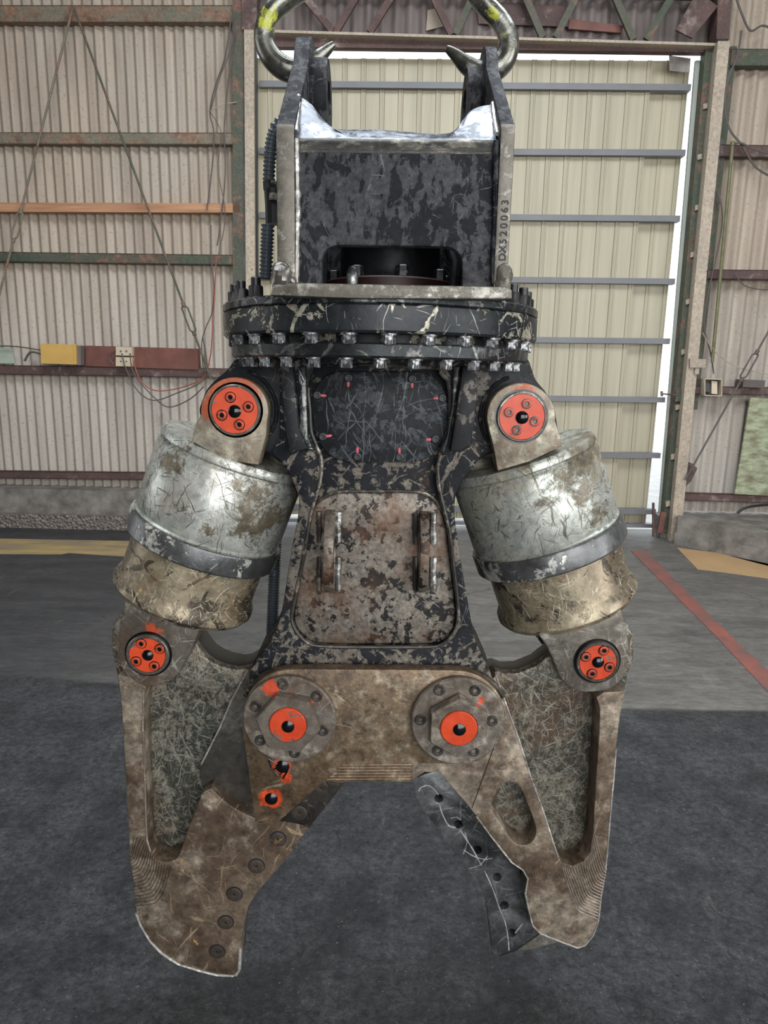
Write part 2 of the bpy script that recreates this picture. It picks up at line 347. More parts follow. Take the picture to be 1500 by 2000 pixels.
M['blackbolt'] = plain('black_oxide', (0.005, 0.005, 0.006), 0.45, 0.0)
M['ringbolt'] = worn('ring_bolt_steel', (0.04, 0.041, 0.043), (0.08, 0.082, 0.085), (0.3, 0.3, 0.3), amt=0.44, cs=55, rough=(0.28, 0.35), metal=(0.6, 0.7))
M['grease'] = plain('black_grease_and_gap', (0.003, 0.003, 0.004), 0.10, 0.0)
M['hole'] = plain('dark_bore', (0.006, 0.006, 0.007), 0.6, 0.0)
M['pink'] = plain('pink_paint_mark', (0.58, 0.075, 0.12), 0.5)
M['weld'] = worn('weld_bead', (0.24, 0.235, 0.22), (0.14, 0.13, 0.115), (0.48, 0.47, 0.45), amt=0.45, cs=50, rough=(0.28, 0.36), metal=(0.7, 0.8), cw=0.05)
M['bead'] = worn('dark_weld_bead', (0.022, 0.021, 0.020), (0.05, 0.045, 0.04), (0.24, 0.21, 0.175), amt=0.42, cs=30, rough=(0.32, 0.4), metal=(0.4, 0.6), cw=0.04)
M['rib'] = worn('machined_ridge', (0.30, 0.25, 0.21), (0.19, 0.15, 0.12), (0.36, 0.32, 0.27), amt=0.4, cs=24, rough=(0.36, 0.42), metal=(0.5, 0.5), cw=0.04)
M['blade'] = worn('dark_blade_steel', (0.05, 0.053, 0.053), (0.10, 0.103, 0.103), (0.22, 0.225, 0.225), amt=0.43, cs=7, scr=(0.24, 0.24, 0.24), sa=0.8, ss=4, rough=(0.28, 0.36), metal=(0.6, 0.6), cw=0.10, dens=0.03)
M['chalk'] = plain('white_chalk', (0.50, 0.51, 0.51), 0.8, 0, 0.5, 60)
M['worn_edge'] = worn('ground_edge', (0.42, 0.40, 0.36), (0.24, 0.205, 0.17), (0.5, 0.48, 0.45), amt=0.5, cs=40, rough=(0.32, 0.45), metal=(0.5, 0.5), cw=0.05)
M['hook'] = worn('hook_steel', (0.23, 0.23, 0.20), (0.13, 0.13, 0.11), (0.36, 0.36, 0.33), amt=0.42, cs=16, scr=(0.5, 0.5, 0.48), sa=0.3, ss=8, rough=(0.2, 0.28), metal=(0.85, 0.85), cw=0.05,
                 spots=[(P(530, 25, 1.37), 0.042, 0.2), (P(558, 8, 1.37), 0.03, 0.2), (P(958, 22, 1.37), 0.036, 0.17), (P(985, 60, 1.37), 0.03, 0.13), (P(1003, 95, 1.37), 0.02, 0.02)], spotcol=(0.42, 0.44, 0.03))
M['hookdark'] = M['bright']
M['spiral'] = plain('hose_guard_plastic', (0.07, 0.085, 0.10), 0.32, 0.1, 0.3)
M['hose'] = plain('rubber_hose', (0.012, 0.012, 0.014), 0.4)
M['sling'] = plain('sling_web', (0.25, 0.25, 0.22), 0.8)
M['motor'] = worn('motor_black', (0.012, 0.013, 0.016), (0.02, 0.02, 0.022), (0.05, 0.05, 0.05), amt=0.35, cs=18, rough=(0.35, 0.45), metal=(0.1, 0.4))
M['redrim'] = plain('dull_red_rim', (0.05, 0.014, 0.012), 0.5, 0, 0.6, 20)
# setting
def corr_mat():
    k = N('corrugated_cement'); v = k.map((6, 6, 0.35))
    col = k.mix(k.mr(k.noise(1.3, 5, 0.6, 0, v), 0.35, 0.7), (0.46, 0.385, 0.305), (0.30, 0.24, 0.185))
    col = k.mix(k.mr(k.noise(0.8, 5, 0.6), 0.5, 0.72, 0, 0.6), col, (0.42, 0.385, 0.34))
    sx = k.n('ShaderNodeSeparateXYZ'); k.set(sx.inputs[0], k.co)
    cl = k.mr(k.ma('ADD', sx.outputs[2], k.ma('MULTIPLY', k.noise(1.0, 4, 0.6), 1.2)), 3.3, 1.9, 0, 0.8)
    col = k.mix(cl, col, k.mix(k.mr(k.noise(1.3, 5, 0.6, 0, v), 0.35, 0.7), (0.52, 0.475, 0.42), (0.36, 0.325, 0.285)))
    col = k.mix(k.mr(k.noise(45, 4, 0.7), 0.58, 0.68, 0, 0.7), col, (0.20, 0.165, 0.13))
    col = k.mix(k.mr(k.noise(2.2, 6, 0.7, 0, k.map((3, 3, 0.5), (4, 4, 4))), 0.60, 0.75, 0, 0.6), col, (0.28, 0.19, 0.14))
    return k.out(col, 0.85, 0, k.bump(k.noise(60, 3), 0.25, 0.003))
M['corr'] = corr_mat()
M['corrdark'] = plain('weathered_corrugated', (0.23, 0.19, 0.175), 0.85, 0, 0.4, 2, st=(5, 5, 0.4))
M['door'] = plain('cream_door_sheet', (0.45, 0.405, 0.285), 0.45, 0, 0.24, 1.2, st=(8, 8, 0.3))
M['rail'] = plain('grey_door_rail', (0.175, 0.175, 0.182), 0.5, 0.2, 0.2, 2)
M['flash'] = plain('pale_green_flashing', (0.36, 0.39, 0.34), 0.45, 0.0, 0.12, 3)
M['green'] = worn('flaked_green_paint', (0.055, 0.075, 0.05), (0.09, 0.085, 0.06), (0.18, 0.10, 0.07), amt=0.42, cs=8, rough=(0.55, 0.65), metal=(0, 0), cw=0.06)
M['greenrust'] = worn('green_brown_girt_paint', (0.20, 0.165, 0.12), (0.14, 0.14, 0.10), (0.22, 0.13, 0.085), amt=0.45, cs=6, rough=(0.6, 0.7), metal=(0, 0), cw=0.08)
M['rust'] = worn('rust_brown_paint', (0.115, 0.066, 0.056), (0.08, 0.05, 0.045), (0.2, 0.15, 0.13), amt=0.40, cs=8, rough=(0.6, 0.7), metal=(0, 0), cw=0.06)
M['cream'] = worn('flaked_cream_paint', (0.42, 0.345, 0.26), (0.35, 0.29, 0.225), (0.18, 0.10, 0.08), amt=0.30, cs=12, rough=(0.5, 0.6), metal=(0, 0))
def wood_mat():
    k = N('rough_pine')
    n = k.noise(2, 6, 0.6, 0.5, k.map((1.0, 8, 22)))
    return k.out(k.mix(k.mr(n, 0.3, 0.7), (0.50, 0.27, 0.15), (0.30, 0.14, 0.07)), 0.7)
M['wood'] = wood_mat()
M['boardred'] = plain('stained_red_board', (0.20, 0.075, 0.055), 0.6, 0, 0.4, 5)
M['concrete'] = plain('bare_concrete', (0.27, 0.245, 0.215), 0.85, 0, 0.6, 6, 0.6)
def agg_mat():
    k = N('exposed_aggregate')
    vo = k.n('ShaderNodeTexVoronoi'); vo.inputs['Scale'].default_value = 38; k.set(vo.inputs['Vector'], k.co)
    bw = k.n('ShaderNodeSeparateColor'); k.set(bw.inputs[0], vo.outputs['Color'])
    col = k.mix(k.mr(bw.outputs[0], 0, 1), (0.11, 0.095, 0.085), (0.36, 0.31, 0.26))
    col = k.mix(k.mr(vo.outputs['Distance'], 0.25, 0.6), col, (0.17, 0.14, 0.12))
    return k.out(col, 0.85, 0, k.bump(vo.outputs['Distance'], 0.9, 0.02))
M['agg'] = agg_mat()
M['yellow'] = plain('yellow_floor_paint', (0.44, 0.31, 0.11), 0.6, 0, 0.4, 4, c2=(0.22, 0.18, 0.13), st=(0.5, 2, 1))
M['tan'] = plain('tan_floor_paint', (0.47, 0.30, 0.15), 0.6, 0, 0.15, 3)
M['redline'] = plain('red_floor_paint', (0.27, 0.08, 0.06), 0.6, 0, 0.4, 6, c2=(0.13, 0.075, 0.065))
M['ybox'] = plain('ochre_box_paint', (0.62, 0.38, 0.10), 0.55, 0, 0.12, 6)
M['ivory'] = plain('ivory_plastic', (0.58, 0.50, 0.36), 0.5, 0, 0.15, 8)
M['cable'] = plain('grey_cable', (0.11, 0.09, 0.08), 0.6)
M['cablered'] = plain('red_cable', (0.35, 0.10, 0.07), 0.6)
M['conduit'] = plain('yellow_green_conduit', (0.16, 0.155, 0.07), 0.5, 0, 0.35, 12)
M['plyw'] = plain('mould_stained_board', (0.40, 0.45, 0.29), 0.7, 0, 0.3, 7, c2=(0.17, 0.14, 0.085), st=(1, 1, 2.5))
M['paper'] = plain('pale_green_sheet', (0.40, 0.46, 0.38), 0.7)
M['slab'] = plain('outside_concrete', (0.6, 0.6, 0.58), 0.8)
M['roof'] = plain('roof_sheet', (0.18, 0.17, 0.16), 0.8)
def floor_mat():
    k = N('worn_asphalt_floor')
    sx = k.n('ShaderNodeSeparateXYZ'); k.set(sx.inputs[0], k.co); x, y = sx.outputs[0], sx.outputs[1]
    wob = k.noise(1.2, 6, 0.7)
    a = G(1350, 1388).y; al = G(110, 1308).y
    thr = k.mr(x, -0.9, 0.5, al, a)
    near = k.mr(k.ma('SUBTRACT', k.ma('ADD', y, k.ma('MULTIPLY', wob, k.mr(x, -0.9, 0.5, 0.25, 0.03))), thr), 0.005, 0.03)
    xw = k.ma('ADD', x, k.ma('MULTIPLY', wob, 1.2))
    right = k.mr(xw, -1.3, 0.9)
    dk = k.mix(k.mr(k.noise(5, 8, 0.7), 0.40, 0.60), (0.024, 0.026, 0.030), (0.058, 0.061, 0.066))
    dk = k.mix(k.mr(k.noise(14, 9, 0.78), 0.60, 0.70, 0, 0.6), dk, (0.14, 0.135, 0.125))
    dk = mulc(k, dk, k.mr(k.noise(38, 9, 0.8), 0.38, 0.62, 0.40, 1.75))
    vo = k.n('ShaderNodeTexVoronoi'); vo.inputs['Scale'].default_value = 170; k.set(vo.inputs['Vector'], k.co)
    sc = k.n('ShaderNodeSeparateColor'); k.set(sc.inputs[0], vo.outputs['Color'])
    dk = mulc(k, dk, k.mr(sc.outputs[0], 0, 1, 0.72, 1.30))
    pit = k.mr(k.noise(55, 5, 0.6), 0.36, 0.33)
    dk = k.mix(k.ma('MULTIPLY', pit, 0.75), dk, (0.008, 0.008, 0.009))
    sp = k.mr(k.noise(120, 2, 0.5), 0.70, 0.73)
    dk = k.mix(k.ma('MULTIPLY', sp, 0.6), dk, (0.4, 0.4, 0.38))
    far_l = k.mix(k.mr(k.noise(2.5, 6, 0.6, 0, k.map((0.6, 2.5, 1))), 0.35, 0.65), (0.028, 0.029, 0.032), (0.055, 0.055, 0.057))
    far_r = k.mix(k.mr(k.noise(2.2, 8, 0.7, 0.4, k.map((0.7, 2.2, 1))), 0.35, 0.65), (0.085, 0.081, 0.075), (0.165, 0.155, 0.137))  # brownish concrete, its colour raised for the reflection near the door
    far = k.mix(right, far_l, far_r)
    far = mulc(k, far, k.mr(k.noise(22, 9, 0.78, 0, k.map((0.5, 1.5, 1))), 0.35, 0.65, 0.65, 1.35))
    col = k.mix(near, dk, far)
    crk = k.lines(0.55, 0.0012, 0.2, k.map((1, 1, 1), (2.3, 5.1, 0)), 6.0)
    col = k.mix(k.ma('MULTIPLY', crk, 0.7), col, (0.015, 0.015, 0.015))
    st = k.mr(k.noise(1.1, 10, 0.8, 0, k.map((4, 1.2, 1), (9.4, 3.2, 0))), 0.60, 0.70, 0, 0.6)
    col = k.mix(st, col, (0.26, 0.25, 0.22))
    h = k.ma('ADD', k.noise(9, 8, 0.75), k.ma('MULTIPLY', k.noise(45, 7, 0.75), 0.6))
    h = k.ma('ADD', h, k.ma('MULTIPLY', pit, -0.5)); h = k.ma('MULTIPLY', h, k.mr(near, 0, 1, 1, 0.35))
    ro = k.mr(k.noise(3, 6, 0.6), 0.35, 0.65, 0.42, 0.62)
    return k.out(col, ro, 0, k.bump(h, 1.0, 0.03))
M['floor'] = floor_mat()
# ------------------------------------------------------------------ the setting
def wl(px, py, n=0.0): return WP(px, py, n)
def local(p):                                   # world -> wall (u, n, z)
    d = Vector(p)-WO; return (d.dot(WU), d.dot(WN), d.z)
WM = Matrix(((WU.x, WN.x, 0, WO.x), (WU.y, WN.y, 0, WO.y), (0, 0, 1, 0), (0, 0, 0, 1)))
def u_of(px, py, n=0): return local(wl(px, py, n))[0]
def v_of(px, py, n=0): return local(wl(px, py, n))[2]
# floor and the slab outside
m = MB(); m.box((-7.5, -4.5, -0.2), (8, 6.75, 0), M['floor']); m.build('floor', kind='structure')
m = MB(); m.box((-7.5, 6.75, -0.25), (8, 26, -0.02), M['slab']); m.build('floor_outside', kind='structure')
# roof with a skylight opening, and side walls
m = MB()
m.box((-7.5, -4.5, 6.0), (8, 1.2, 6.1), M['roof']); m.box((-7.5, 4.2, 6.0), (8, 6.9, 6.1), M['roof'])
m.box((-7.5, 1.2, 6.0), (-2.6, 4.2, 6.1), M['roof']); m.box((3.8, 1.2, 6.0), (8, 4.2, 6.1), M['roof'])
m.build('ceiling', kind='structure')
m = MB(); m.box((-7.5, -4.5, 0), (-7.4, 6.75, 6.0), M['corrdark']); m.build('wall_left', kind='structure')
m = MB(); m.box((7.9, -4.5, 0), (8.0, 6.75, 6.0), M['corrdark']); m.build('wall_right', kind='structure')
m = MB(); m.box((-7.5, -4.6, 0), (-1.2, -4.5, 6.0), M['corrdark']); m.box((6.4, -4.6, 0), (8.0, -4.5, 6.0), M['corrdark']); m.box((-1.2, -4.6, 4.7), (6.4, -4.5, 6.0), M['corrdark']); m.build('wall_front_added', kind='structure')  # unseen wall with bay opening, added to cut flat sky light
def corrugated(u0, u1, z0, z1, n, pitch, amp, mat, name, lean=0.0):
    mb = MB(); v = []; f = []; k = 10; cnt = int((u1-u0)/pitch*k)
    for i in range(cnt+1):
        u = u0 + i*pitch/k
        a = amp*math.sin(2*math.pi*i/k)
        sheet = int(i/(k*8)); off = 0.004*(sheet % 2)
        for z in (z0, z1): v.append((u, n+a+off, z))
    for i in range(cnt):
        b = 2*i; f.append((b, b+2, b+3, b+1))
    nb = len(v)
    v += [(p[0], p[1]-0.006, p[2]) for p in v]
    for i in range(cnt):
        b = nb+2*i; f.append((b, b+1, b+3, b+2))
    for i in range(cnt):
        b = 2*i; f.append((b, nb+b, nb+b+2, b+2)); f.append((b+1, b+3, nb+b+3, nb+b+1))
    f.append((0, 1, nb+1, nb)); f.append((2*cnt, nb+2*cnt, nb+2*cnt+1, 2*cnt+1))
    mb.add(v, f, mat, WM)
    return mb.build(name, sharp=70, kind='structure')
uL = u_of(485, 700); uR = u_of(1370, 700)
vdt = v_of(900, 75)
corrugated(-7.45, uL-0.03, v_of(200, 965, 0.05), 6.0, -0.10, 0.087, 0.017, M['corr'], 'wall_back_left')
corrugated(u_of(1336, 990)-0.02, 7.6, v_of(1420, 1005, 0.05), 6.0, -0.10, 0.118, 0.022, M['corr'], 'wall_back_right')
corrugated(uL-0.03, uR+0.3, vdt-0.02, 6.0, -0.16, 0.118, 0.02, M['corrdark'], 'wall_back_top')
# concrete curb and aggregate footing on the left
def wbox(mb, u0, u1, z0, z1, n0, n1, mat): mb.box((u0, n0, z0), (u1, n1, z1), mat, WM)
zc1 = v_of(100, 953, 0.05); zc0 = v_of(100, 1003, 0.14)
m = MB(); wbox(m, -7.45, uL+0.02, zc0, zc1, -0.12, 0.14, M['concrete']); m.build('baseboard_left_curb', kind='structure')
m = MB(); wbox(m, -7.45, uL+0.02, -0.02, zc0, -0.12, 0.20, M['agg']); m.build('baseboard_left_footing', kind='structure')
# concrete footing on the right: it comes forward towards the right
a = G(1325, 1062); b = G(1500, 1098); b2 = a + (b-a)*6.0
top = v_of(1340, 1008, 0.1)
m = MB()
ab = WP(1322, 1062, -0.25); bb = WP(2500, 1062, -0.25)
v = [(a.x-0.03, a.y, -0.01), (b2.x, b2.y, -0.01), (bb.x, bb.y, -0.01), (ab.x-0.03, ab.y, -0.01)]
v += [(p[0], p[1], top) for p in v]
m.add(v, [(0, 3, 2, 1), (4, 5, 6, 7), (0, 1, 5, 4), (1, 2, 6, 5), (2, 3, 7, 6), (3, 0, 4, 7)], M['concrete'])
d = (b2-a); nn = Vector((d.y, -d.x, 0)).normalized()*0.03
v = [(a.x-0.03+nn.x, a.y+nn.y, -0.01), (b2.x+nn.x, b2.y+nn.y, -0.01), (b2.x, b2.y, -0.01), (a.x-0.03, a.y, -0.01)]
v += [(p[0], p[1], top*0.45) for p in v]
m.add(v, [(0, 3, 2, 1), (4, 5, 6, 7), (0, 1, 5, 4), (1, 2, 6, 5), (2, 3, 7, 6), (3, 0, 4, 7)], M['concrete'])
m.build('baseboard_right_footing', kind='structure')
# painted floor lines
def flat(name, pts, mat, label, cat, h=0.003):
    mb = MB(); n = len(pts); v = [(p.x, p.y, 0.0) for p in pts]+[(p.x, p.y, h) for p in pts]
    f = [tuple(range(n-1, -1, -1)), tuple(range(n, 2*n))]+[(i, (i+1) % n, n+(i+1) % n, n+i) for i in range(n)]
    mb.add(v, f, mat); o = mb.build(name); o['label'] = label; o['category'] = cat; return o
flat('floor_line', [G(-720, 1078), G(120, 1083), G(134, 1080), G(380, 1096), G(420, 1060), G(-720, 1040)], M['yellow'], 'worn yellow painted line along the foot of the left wall', 'floor line')
flat('floor_line', [G(1232, 1076), G(1262, 1076), G(1345, 1160), G(1440, 1255), G(1620, 1420), G(1590, 1440), G(1500, 1352), G(1400, 1245), G(1300, 1145)], M['redline'], 'faded red painted line running diagonally across the floor', 'floor line')
flat('floor_line', [G(1322, 1070), G(1400, 1080), G(1500, 1106), G(1900, 1200), G(1900, 1160), G(1500, 1130), G(1420, 1119), G(1362, 1112)], M['tan'], 'tan painted strip on the floor before the right footing', 'floor line')
# floor rails, girts
def rail(name, p, q, hpx, n0, n1, mat, label, cat='rail', lip=True):
    # a horizontal angle section between two pixels on the wall; hpx = height in pixels
    mb = MB(); A = Vector(local(wl(p[0], p[1], n1))); B = Vector(local(wl(q[0], q[1], n1)))
    h = hpx/208.0; t = 0.008
    def seg(nn0, nn1, dz0, dz1):
        v = []
        for (u, _, z) in (A, B):
            v += [(u, nn0, z+dz0), (u, nn1, z+dz0), (u, nn1, z+dz1), (u, nn0, z+dz1)]
        mb.add(v, [(0, 1, 2, 3), (4, 7, 6, 5), (0, 4, 5, 1), (1, 5, 6, 2), (2, 6, 7, 3), (3, 7, 4, 0)], mat, WM)
    if lip:
        seg(n1-t, n1, -h, 0); seg(n0, n1, -t, 0); seg(n0, n1, -h, -h+t)
    else: seg(n0, n1, -h, 0)
    o = mb.build(name); o['label'] = label; o['category'] = cat; return o
rail('wall_rail', (-720, 10), (462, 10), 27, -0.08, -0.02, M['greenrust'], 'topmost green-brown steel rail across the left wall')
rail('wall_rail', (-720, 257), (462, 259), 20, -0.08, -0.02, M['greenrust'], 'green-brown steel rail on the left wall, above the timber rail')
o = rail('timber_rail', (-720, 393), (468, 397), 16, -0.08, 0.0, M['wood'], 'reddish pine timber rail across the left wall', 'timber', False)
rail('wall_rail', (-720, 482), (470, 498), 18, -0.08, -0.02, M['green'], 'dark green steel rail on the left wall just below the timber rail')
rail('wall_rail', (-720, 702), (470, 720), 18, -0.08, -0.02, M['rust'], 'red-brown steel rail on the left wall under the electrical boxes')
rail('wall_rail', (-720, 912), (470, 925), 15, -0.08, -0.02, M['rust'], 'lowest brown steel rail of the left wall, just above the concrete curb')
rail('wall_rail', (1430, 95), (1900, 98), 27, -0.06, 0.0, M['green'], 'flaked green steel rail at the top of the right wall')
rail('wall_rail', (1408, 282), (1900, 290), 20, -0.06, 0.0, M['rust'], 'rusty steel rail on the right wall at the top of the conduit')
rail('wall_rail', (1384, 526), (1900, 532), 17, -0.06, 0.0, M['rust'], 'rusty steel rail on the right wall halfway down the conduit')
rail('wall_rail', (1360, 754), (1900, 762), 15, -0.06, 0.0, M['rust'], 'dark red rail on the right wall behind the switch box')
rail('wall_rail', (1336, 963), (1900, 978), 15, -0.06, 0.0, M['rust'], 'lowest red-brown rail of the right wall under the stained board')
rail('shelf_bracket', (1452, 741), (1495, 743), 14, -0.06, 0.08, M['cable'], 'short dark steel channel on the rail above the stained board', 'bracket', False)
# columns and door posts
def post(name, p, q, wpx, n0, n1, mat, **tags):
    mb = MB(); A = Vector(local(wl(p[0], p[1], n1))); B = Vector(local(wl(q[0], q[1], n1))); w = wpx/208.0
    v = []
    for (u, _, z) in (A, B): v += [(u-w/2, n0, z), (u+w/2, n0, z), (u+w/2, n1, z), (u-w/2, n1, z)]
    mb.add(v, [(0, 1, 2, 3), (4, 7, 6, 5), (0, 4, 5, 1), (1, 5, 6, 2), (2, 6, 7, 3), (3, 7, 4, 0)], mat, WM)
    return mb.build(name, **tags)
post('trim_1', (465, -400), (465, 1050), 20, -0.10, 0.0, M['green'], kind='structure')
post('trim_2', (487, -300), (487, 58), 26, -0.1, 0.03, M['rust'], kind='structure')
post('trim_3', (486, 58), (492, 1040), 17, -0.06, 0.03, M['cream'], kind='structure')
post('trim_4', (498, 58), (503, 1040), 5, -0.06, -0.01, M['hose'], kind='structure')
post('trim_5', (1414, 80), (1318, 1064), 20, 0.0, 0.07, M['cream'], kind='structure')
post('trim_6', (1424, -260), (1412, 76), 22, -0.1, 0.04, M['rust'], kind='structure')
post('trim_7', (1388, 90), (1302, 1040), 16, -0.14, -0.04, M['green'], kind='structure')
post('trim_8', (1400, 90), (1309, 1050), 10, -0.06, -0.02, M['flash'], kind='structure')
post('trim_9', (1434, 90), (1357, 800), 10, -0.09, -0.03, M['green'], kind='structure')
post('trim_10', (1366, 118), (1293, 1008), 13, -0.17, -0.14, M['flash'], kind='structure')
# header beam over the door opening and its lattice girder
def hb(name, y0, y1, n0, n1, mat, x0=497, x1=1398):
    mb = MB(); A = Vector(local(wl(x0, y0, n1))); B = Vector(local(wl(x1, y1, n1))); return mb, A, B
def hbeam(name, p, q, hpx, n0, n1, mat, h2=None, **t):
    mb = MB(); A = Vector(local(wl(p[0], p[1], n1))); B = Vector(local(wl(q[0], q[1], n1))); v = []
    for (u, _, z), h in ((A, hpx/300.0), (B, (h2 or hpx)/300.0)): v += [(u, n0, z-h), (u, n1, z-h), (u, n1, z), (u, n0, z)]
    mb.add(v, [(0, 1, 2, 3), (4, 7, 6, 5), (0, 4, 5, 1), (1, 5, 6, 2), (2, 6, 7, 3), (3, 7, 4, 0)], mat, WM); return mb.build(name, **t)
g = thing('lattice_girder', 'rusty lattice girder above the sliding door opening', 'girder', tuple(wl(940, 70, -0.04)))
o = hbeam('bottom_chord', (497, 57), (1398, 84), 6, -0.08, 0.02, M['cream']); put(o, g)
o = hbeam('header_beam', (497, 63), (1398, 90), 32, -0.13, -0.06, M['rust'], 14); put(o, g)
xs = [(590, -12, 650, 62), (700, -12, 655, 64), (780, -30, 722, 64), (842, -14, 882, 68), (930, -20, 890, 68), (1022, -14, 1060, 74), (1130, -14, 1085, 74), (1195, -20, 1237, 78), (1322, -24, 1262, 78)]
for i, (x0, y0, x1, y1) in enumerate(xs):
    mb = MB(); mb.bar(wl(x0, y0, -0.02), wl(x1, y1, -0.02), 0.055, 0.03, M['green'] if i > 3 else M['rust'], WU); o = mb.build('lattice_brace', g)
o = hbeam('top_chord', (497, -34), (1420, -18), 12, -0.08, 0.0, M['green']); put(o, g)
def slab(name, pts, n0, n1, mat, label, cat):
    mb = MB(); v = [Vector(local(wl(x, y, n1))) for x, y in pts]; k = len(v)
    vv = [(p.x, n1, p.z) for p in v]+[(p.x, n0, p.z) for p in v]
    mb.add(vv, [tuple(range(k)), tuple(range(2*k-1, k-1, -1))]+[(i, i+k, (i+1) % k+k, (i+1) % k) for i in range(k)], mat, WM)
    o = mb.build(name); o['label'] = label; o['category'] = cat; return o
slab('loose_board', [(1112, 36), (1218, 50), (1214, 64), (1110, 56)], -0.12, -0.10, M['boardred'], 'red-brown board lying on the header behind the lattice girder', 'board')
slab('steel_plate', [(930, 2), (1108, 12), (1112, 52), (935, 46)], -0.13, -0.11, M['rust'], 'dull brown sheet standing behind the lattice girder right of the hook', 'sheet')
slab('loose_board', [(1362, -18), (1402, 12), (1352, 74), (1320, 58)], 0.03, 0.05, M['rust'], 'rust-brown plate leaning in the upper right corner of the door opening', 'board')
slab('fallen_sheet', [(835, 20), (860, 14), (872, 50), (832, 60)], -0.13, -0.125, M['corr'], 'pale curled scrap of corrugated sheet behind the girder', 'scrap')
slab('hanging_scrap', [(1307, 108), (1349, 114), (1347, 142), (1308, 138)], -0.15, -0.145, M['concrete'], 'small grey ribbed scrap hanging in the gap above the door', 'scrap')
# sliding door: ribbed cream sheets on grey rails; daylight gap above, below and at the right
DN = -0.22
dt = 116; db = 1012
door = thing('door_1', 'cream ribbed steel sliding door with seven grey horizontal rails', 'door', tuple(wl(900, 1030, DN)))
del door['label']; del door['category']; door['kind'] = 'structure'
def door_sheet(pxl, pxr, n, name):
    mb = MB(); z1 = v_of(900, dt, n); z0 = v_of(900, db, n)
    ul = u_of(pxl, 550, n); ur = u_of(pxr, 550, n)
    pitch = 0.165; prof = [(0, 0), (0.118, 0), (0.124, 0.012), (0.134, 0.012), (0.138, 0.006), (0.148, 0.006), (0.152, 0.012), (0.160, 0.012), (0.1645, -0.004)]
    pts = []; u = ul
    while u < ur:
        pts += [(u+a, n+b) for a, b in prof]; u += pitch
    pts = [q for q in pts if q[0] <= ur+1e-6]
    v = [(a, b, z) for z in (z0, z1) for a, b in pts]; k = len(pts)
    v += [(a, b-0.004, z) for z in (z0, z1) for a, b in pts]
    f = [(i, i+1, k+i+1, k+i) for i in range(k-1)] + [(2*k+i, 3*k+i, 3*k+i+1, 2*k+i+1) for i in range(k-1)]
    mb.add(v, f, M['door'], WM); o = mb.build(name, door, sharp=20); return o
door_sheet(503, 1236, DN, 'door_sheet')
door_sheet(1236, 1326, DN-0.05, 'door_sheet')
for (yl, yr) in ((160, 164), (291, 292), (417, 421), (538, 544), (655, 661), (768, 776), (880, 885), (988, 995)):
    o = hbeam('door_rail', (506, yl-3), (1350-(yl-165)*0.083, yr), 15, DN-0.02, DN+0.055, M['rail']); put(o, door)
    o['kind'] = 'part'; del o['kind']
# bottom rail of the door
o = hbeam('door_rail', (506, 1012), (1280, 1024), 11, DN-0.04, DN+0.03, M['rail']); put(o, door)
# door bolt and latch at the right edge
t = thing('door_latch', 'small rusty bolt latch projecting from the right door jamb', 'latch', tuple(wl(1325, 772)))
mb = MB(); mb.tube([wl(1292, 769, 0.0), wl(1325, 772, 0.0)], 0.008, M['rust']); mb.tube([wl(1292, 764, 0), wl(1293, 774, 0)], 0.012, M['rust']); mb.build('bolt', t)
mb = MB(); mb.bar(wl(1327, 762, -0.02), wl(1325, 784, -0.02), 0.07, 0.05, M['green'], WU); mb.build('keeper', t)
t = thing('foot_guide', 'rusty vertical guide rod at the foot of the right door jamb', 'rod', tuple(wl(1276, 1045)))
mb = MB(); mb.tube([wl(1276, 982, 0.0), wl(1276, 1048, 0.0)], 0.012, M['rust']); mb.build('rod', t)
mb = MB(); mb.bar(wl(1296, 1000, 0.0), wl(1288, 1040, 0.0), 0.05, 0.03, M['boardred'], WU); mb.build('strut', t)
# chipped footing block between door and right footing
mb = MB(); pts = [(1288, 1008), (1300, 1004), (1318, 1010), (1318, 1052), (1290, 1050)]
slab('concrete_block', pts, -0.2, -0.05, M['concrete'], 'chipped concrete block behind the foot of the right cream post', 'block')
# tie rods with turnbuckles on the left wall
def tie(pa, pb, tb, label, mat, n=0.06, r=0.010, name='tie_rod'):
    A = wl(pa[0], pa[1], n); B = wl(pb[0], pb[1], n); d = (B-A).normalized(); C = wl(tb[0], tb[1], n)
    s = (C-A).dot(d); C = A+d*s
    t = thing(name, label, 'tie rod', tuple(B))
    mb = MB(); mb.tube([A, C-d*0.11], r, mat, 8); mb.tube([C+d*0.11, B], r, mat, 8); mb.build('rod', t)
    sd = WU*0.028
    mb = MB(); mb.tube([C-d*0.13, C-d*0.10+sd, C+d*0.10+sd, C+d*0.13], 0.008, mat, 8); mb.tube([C-d*0.13, C-d*0.10-sd, C+d*0.10-sd, C+d*0.13], 0.008, mat, 8)
    mb.tube([C-d*0.15, C-d*0.11], 0.018, mat, 8); mb.tube([C+d*0.11, C+d*0.15], 0.018, mat, 8); mb.build('turnbuckle', t)
    return t
tie((143, 12), (-10, 610), (31, 440), 'brown tie rod slanting down to the left from the top of the left wall', M['greenrust'])
tie((143, 12), (412, 740), (372, 622), 'green tie rod slanting down to the right across the left wall', M['green'], 0.11)
tie((1505, 640), (1338, 938), (1458, 712), 'thin dark brace rod slanting across the right wall to the door post', M['cable'], 0.10, 0.009, 'brace_rod')
slab('gusset_plate', [(1352, 905), (1362, 915), (1350, 940), (1340, 950), (1335, 920)], -0.03, 0.06, M['rust'], 'rusty gusset at the foot of the brace rod by the right post', 'bracket')
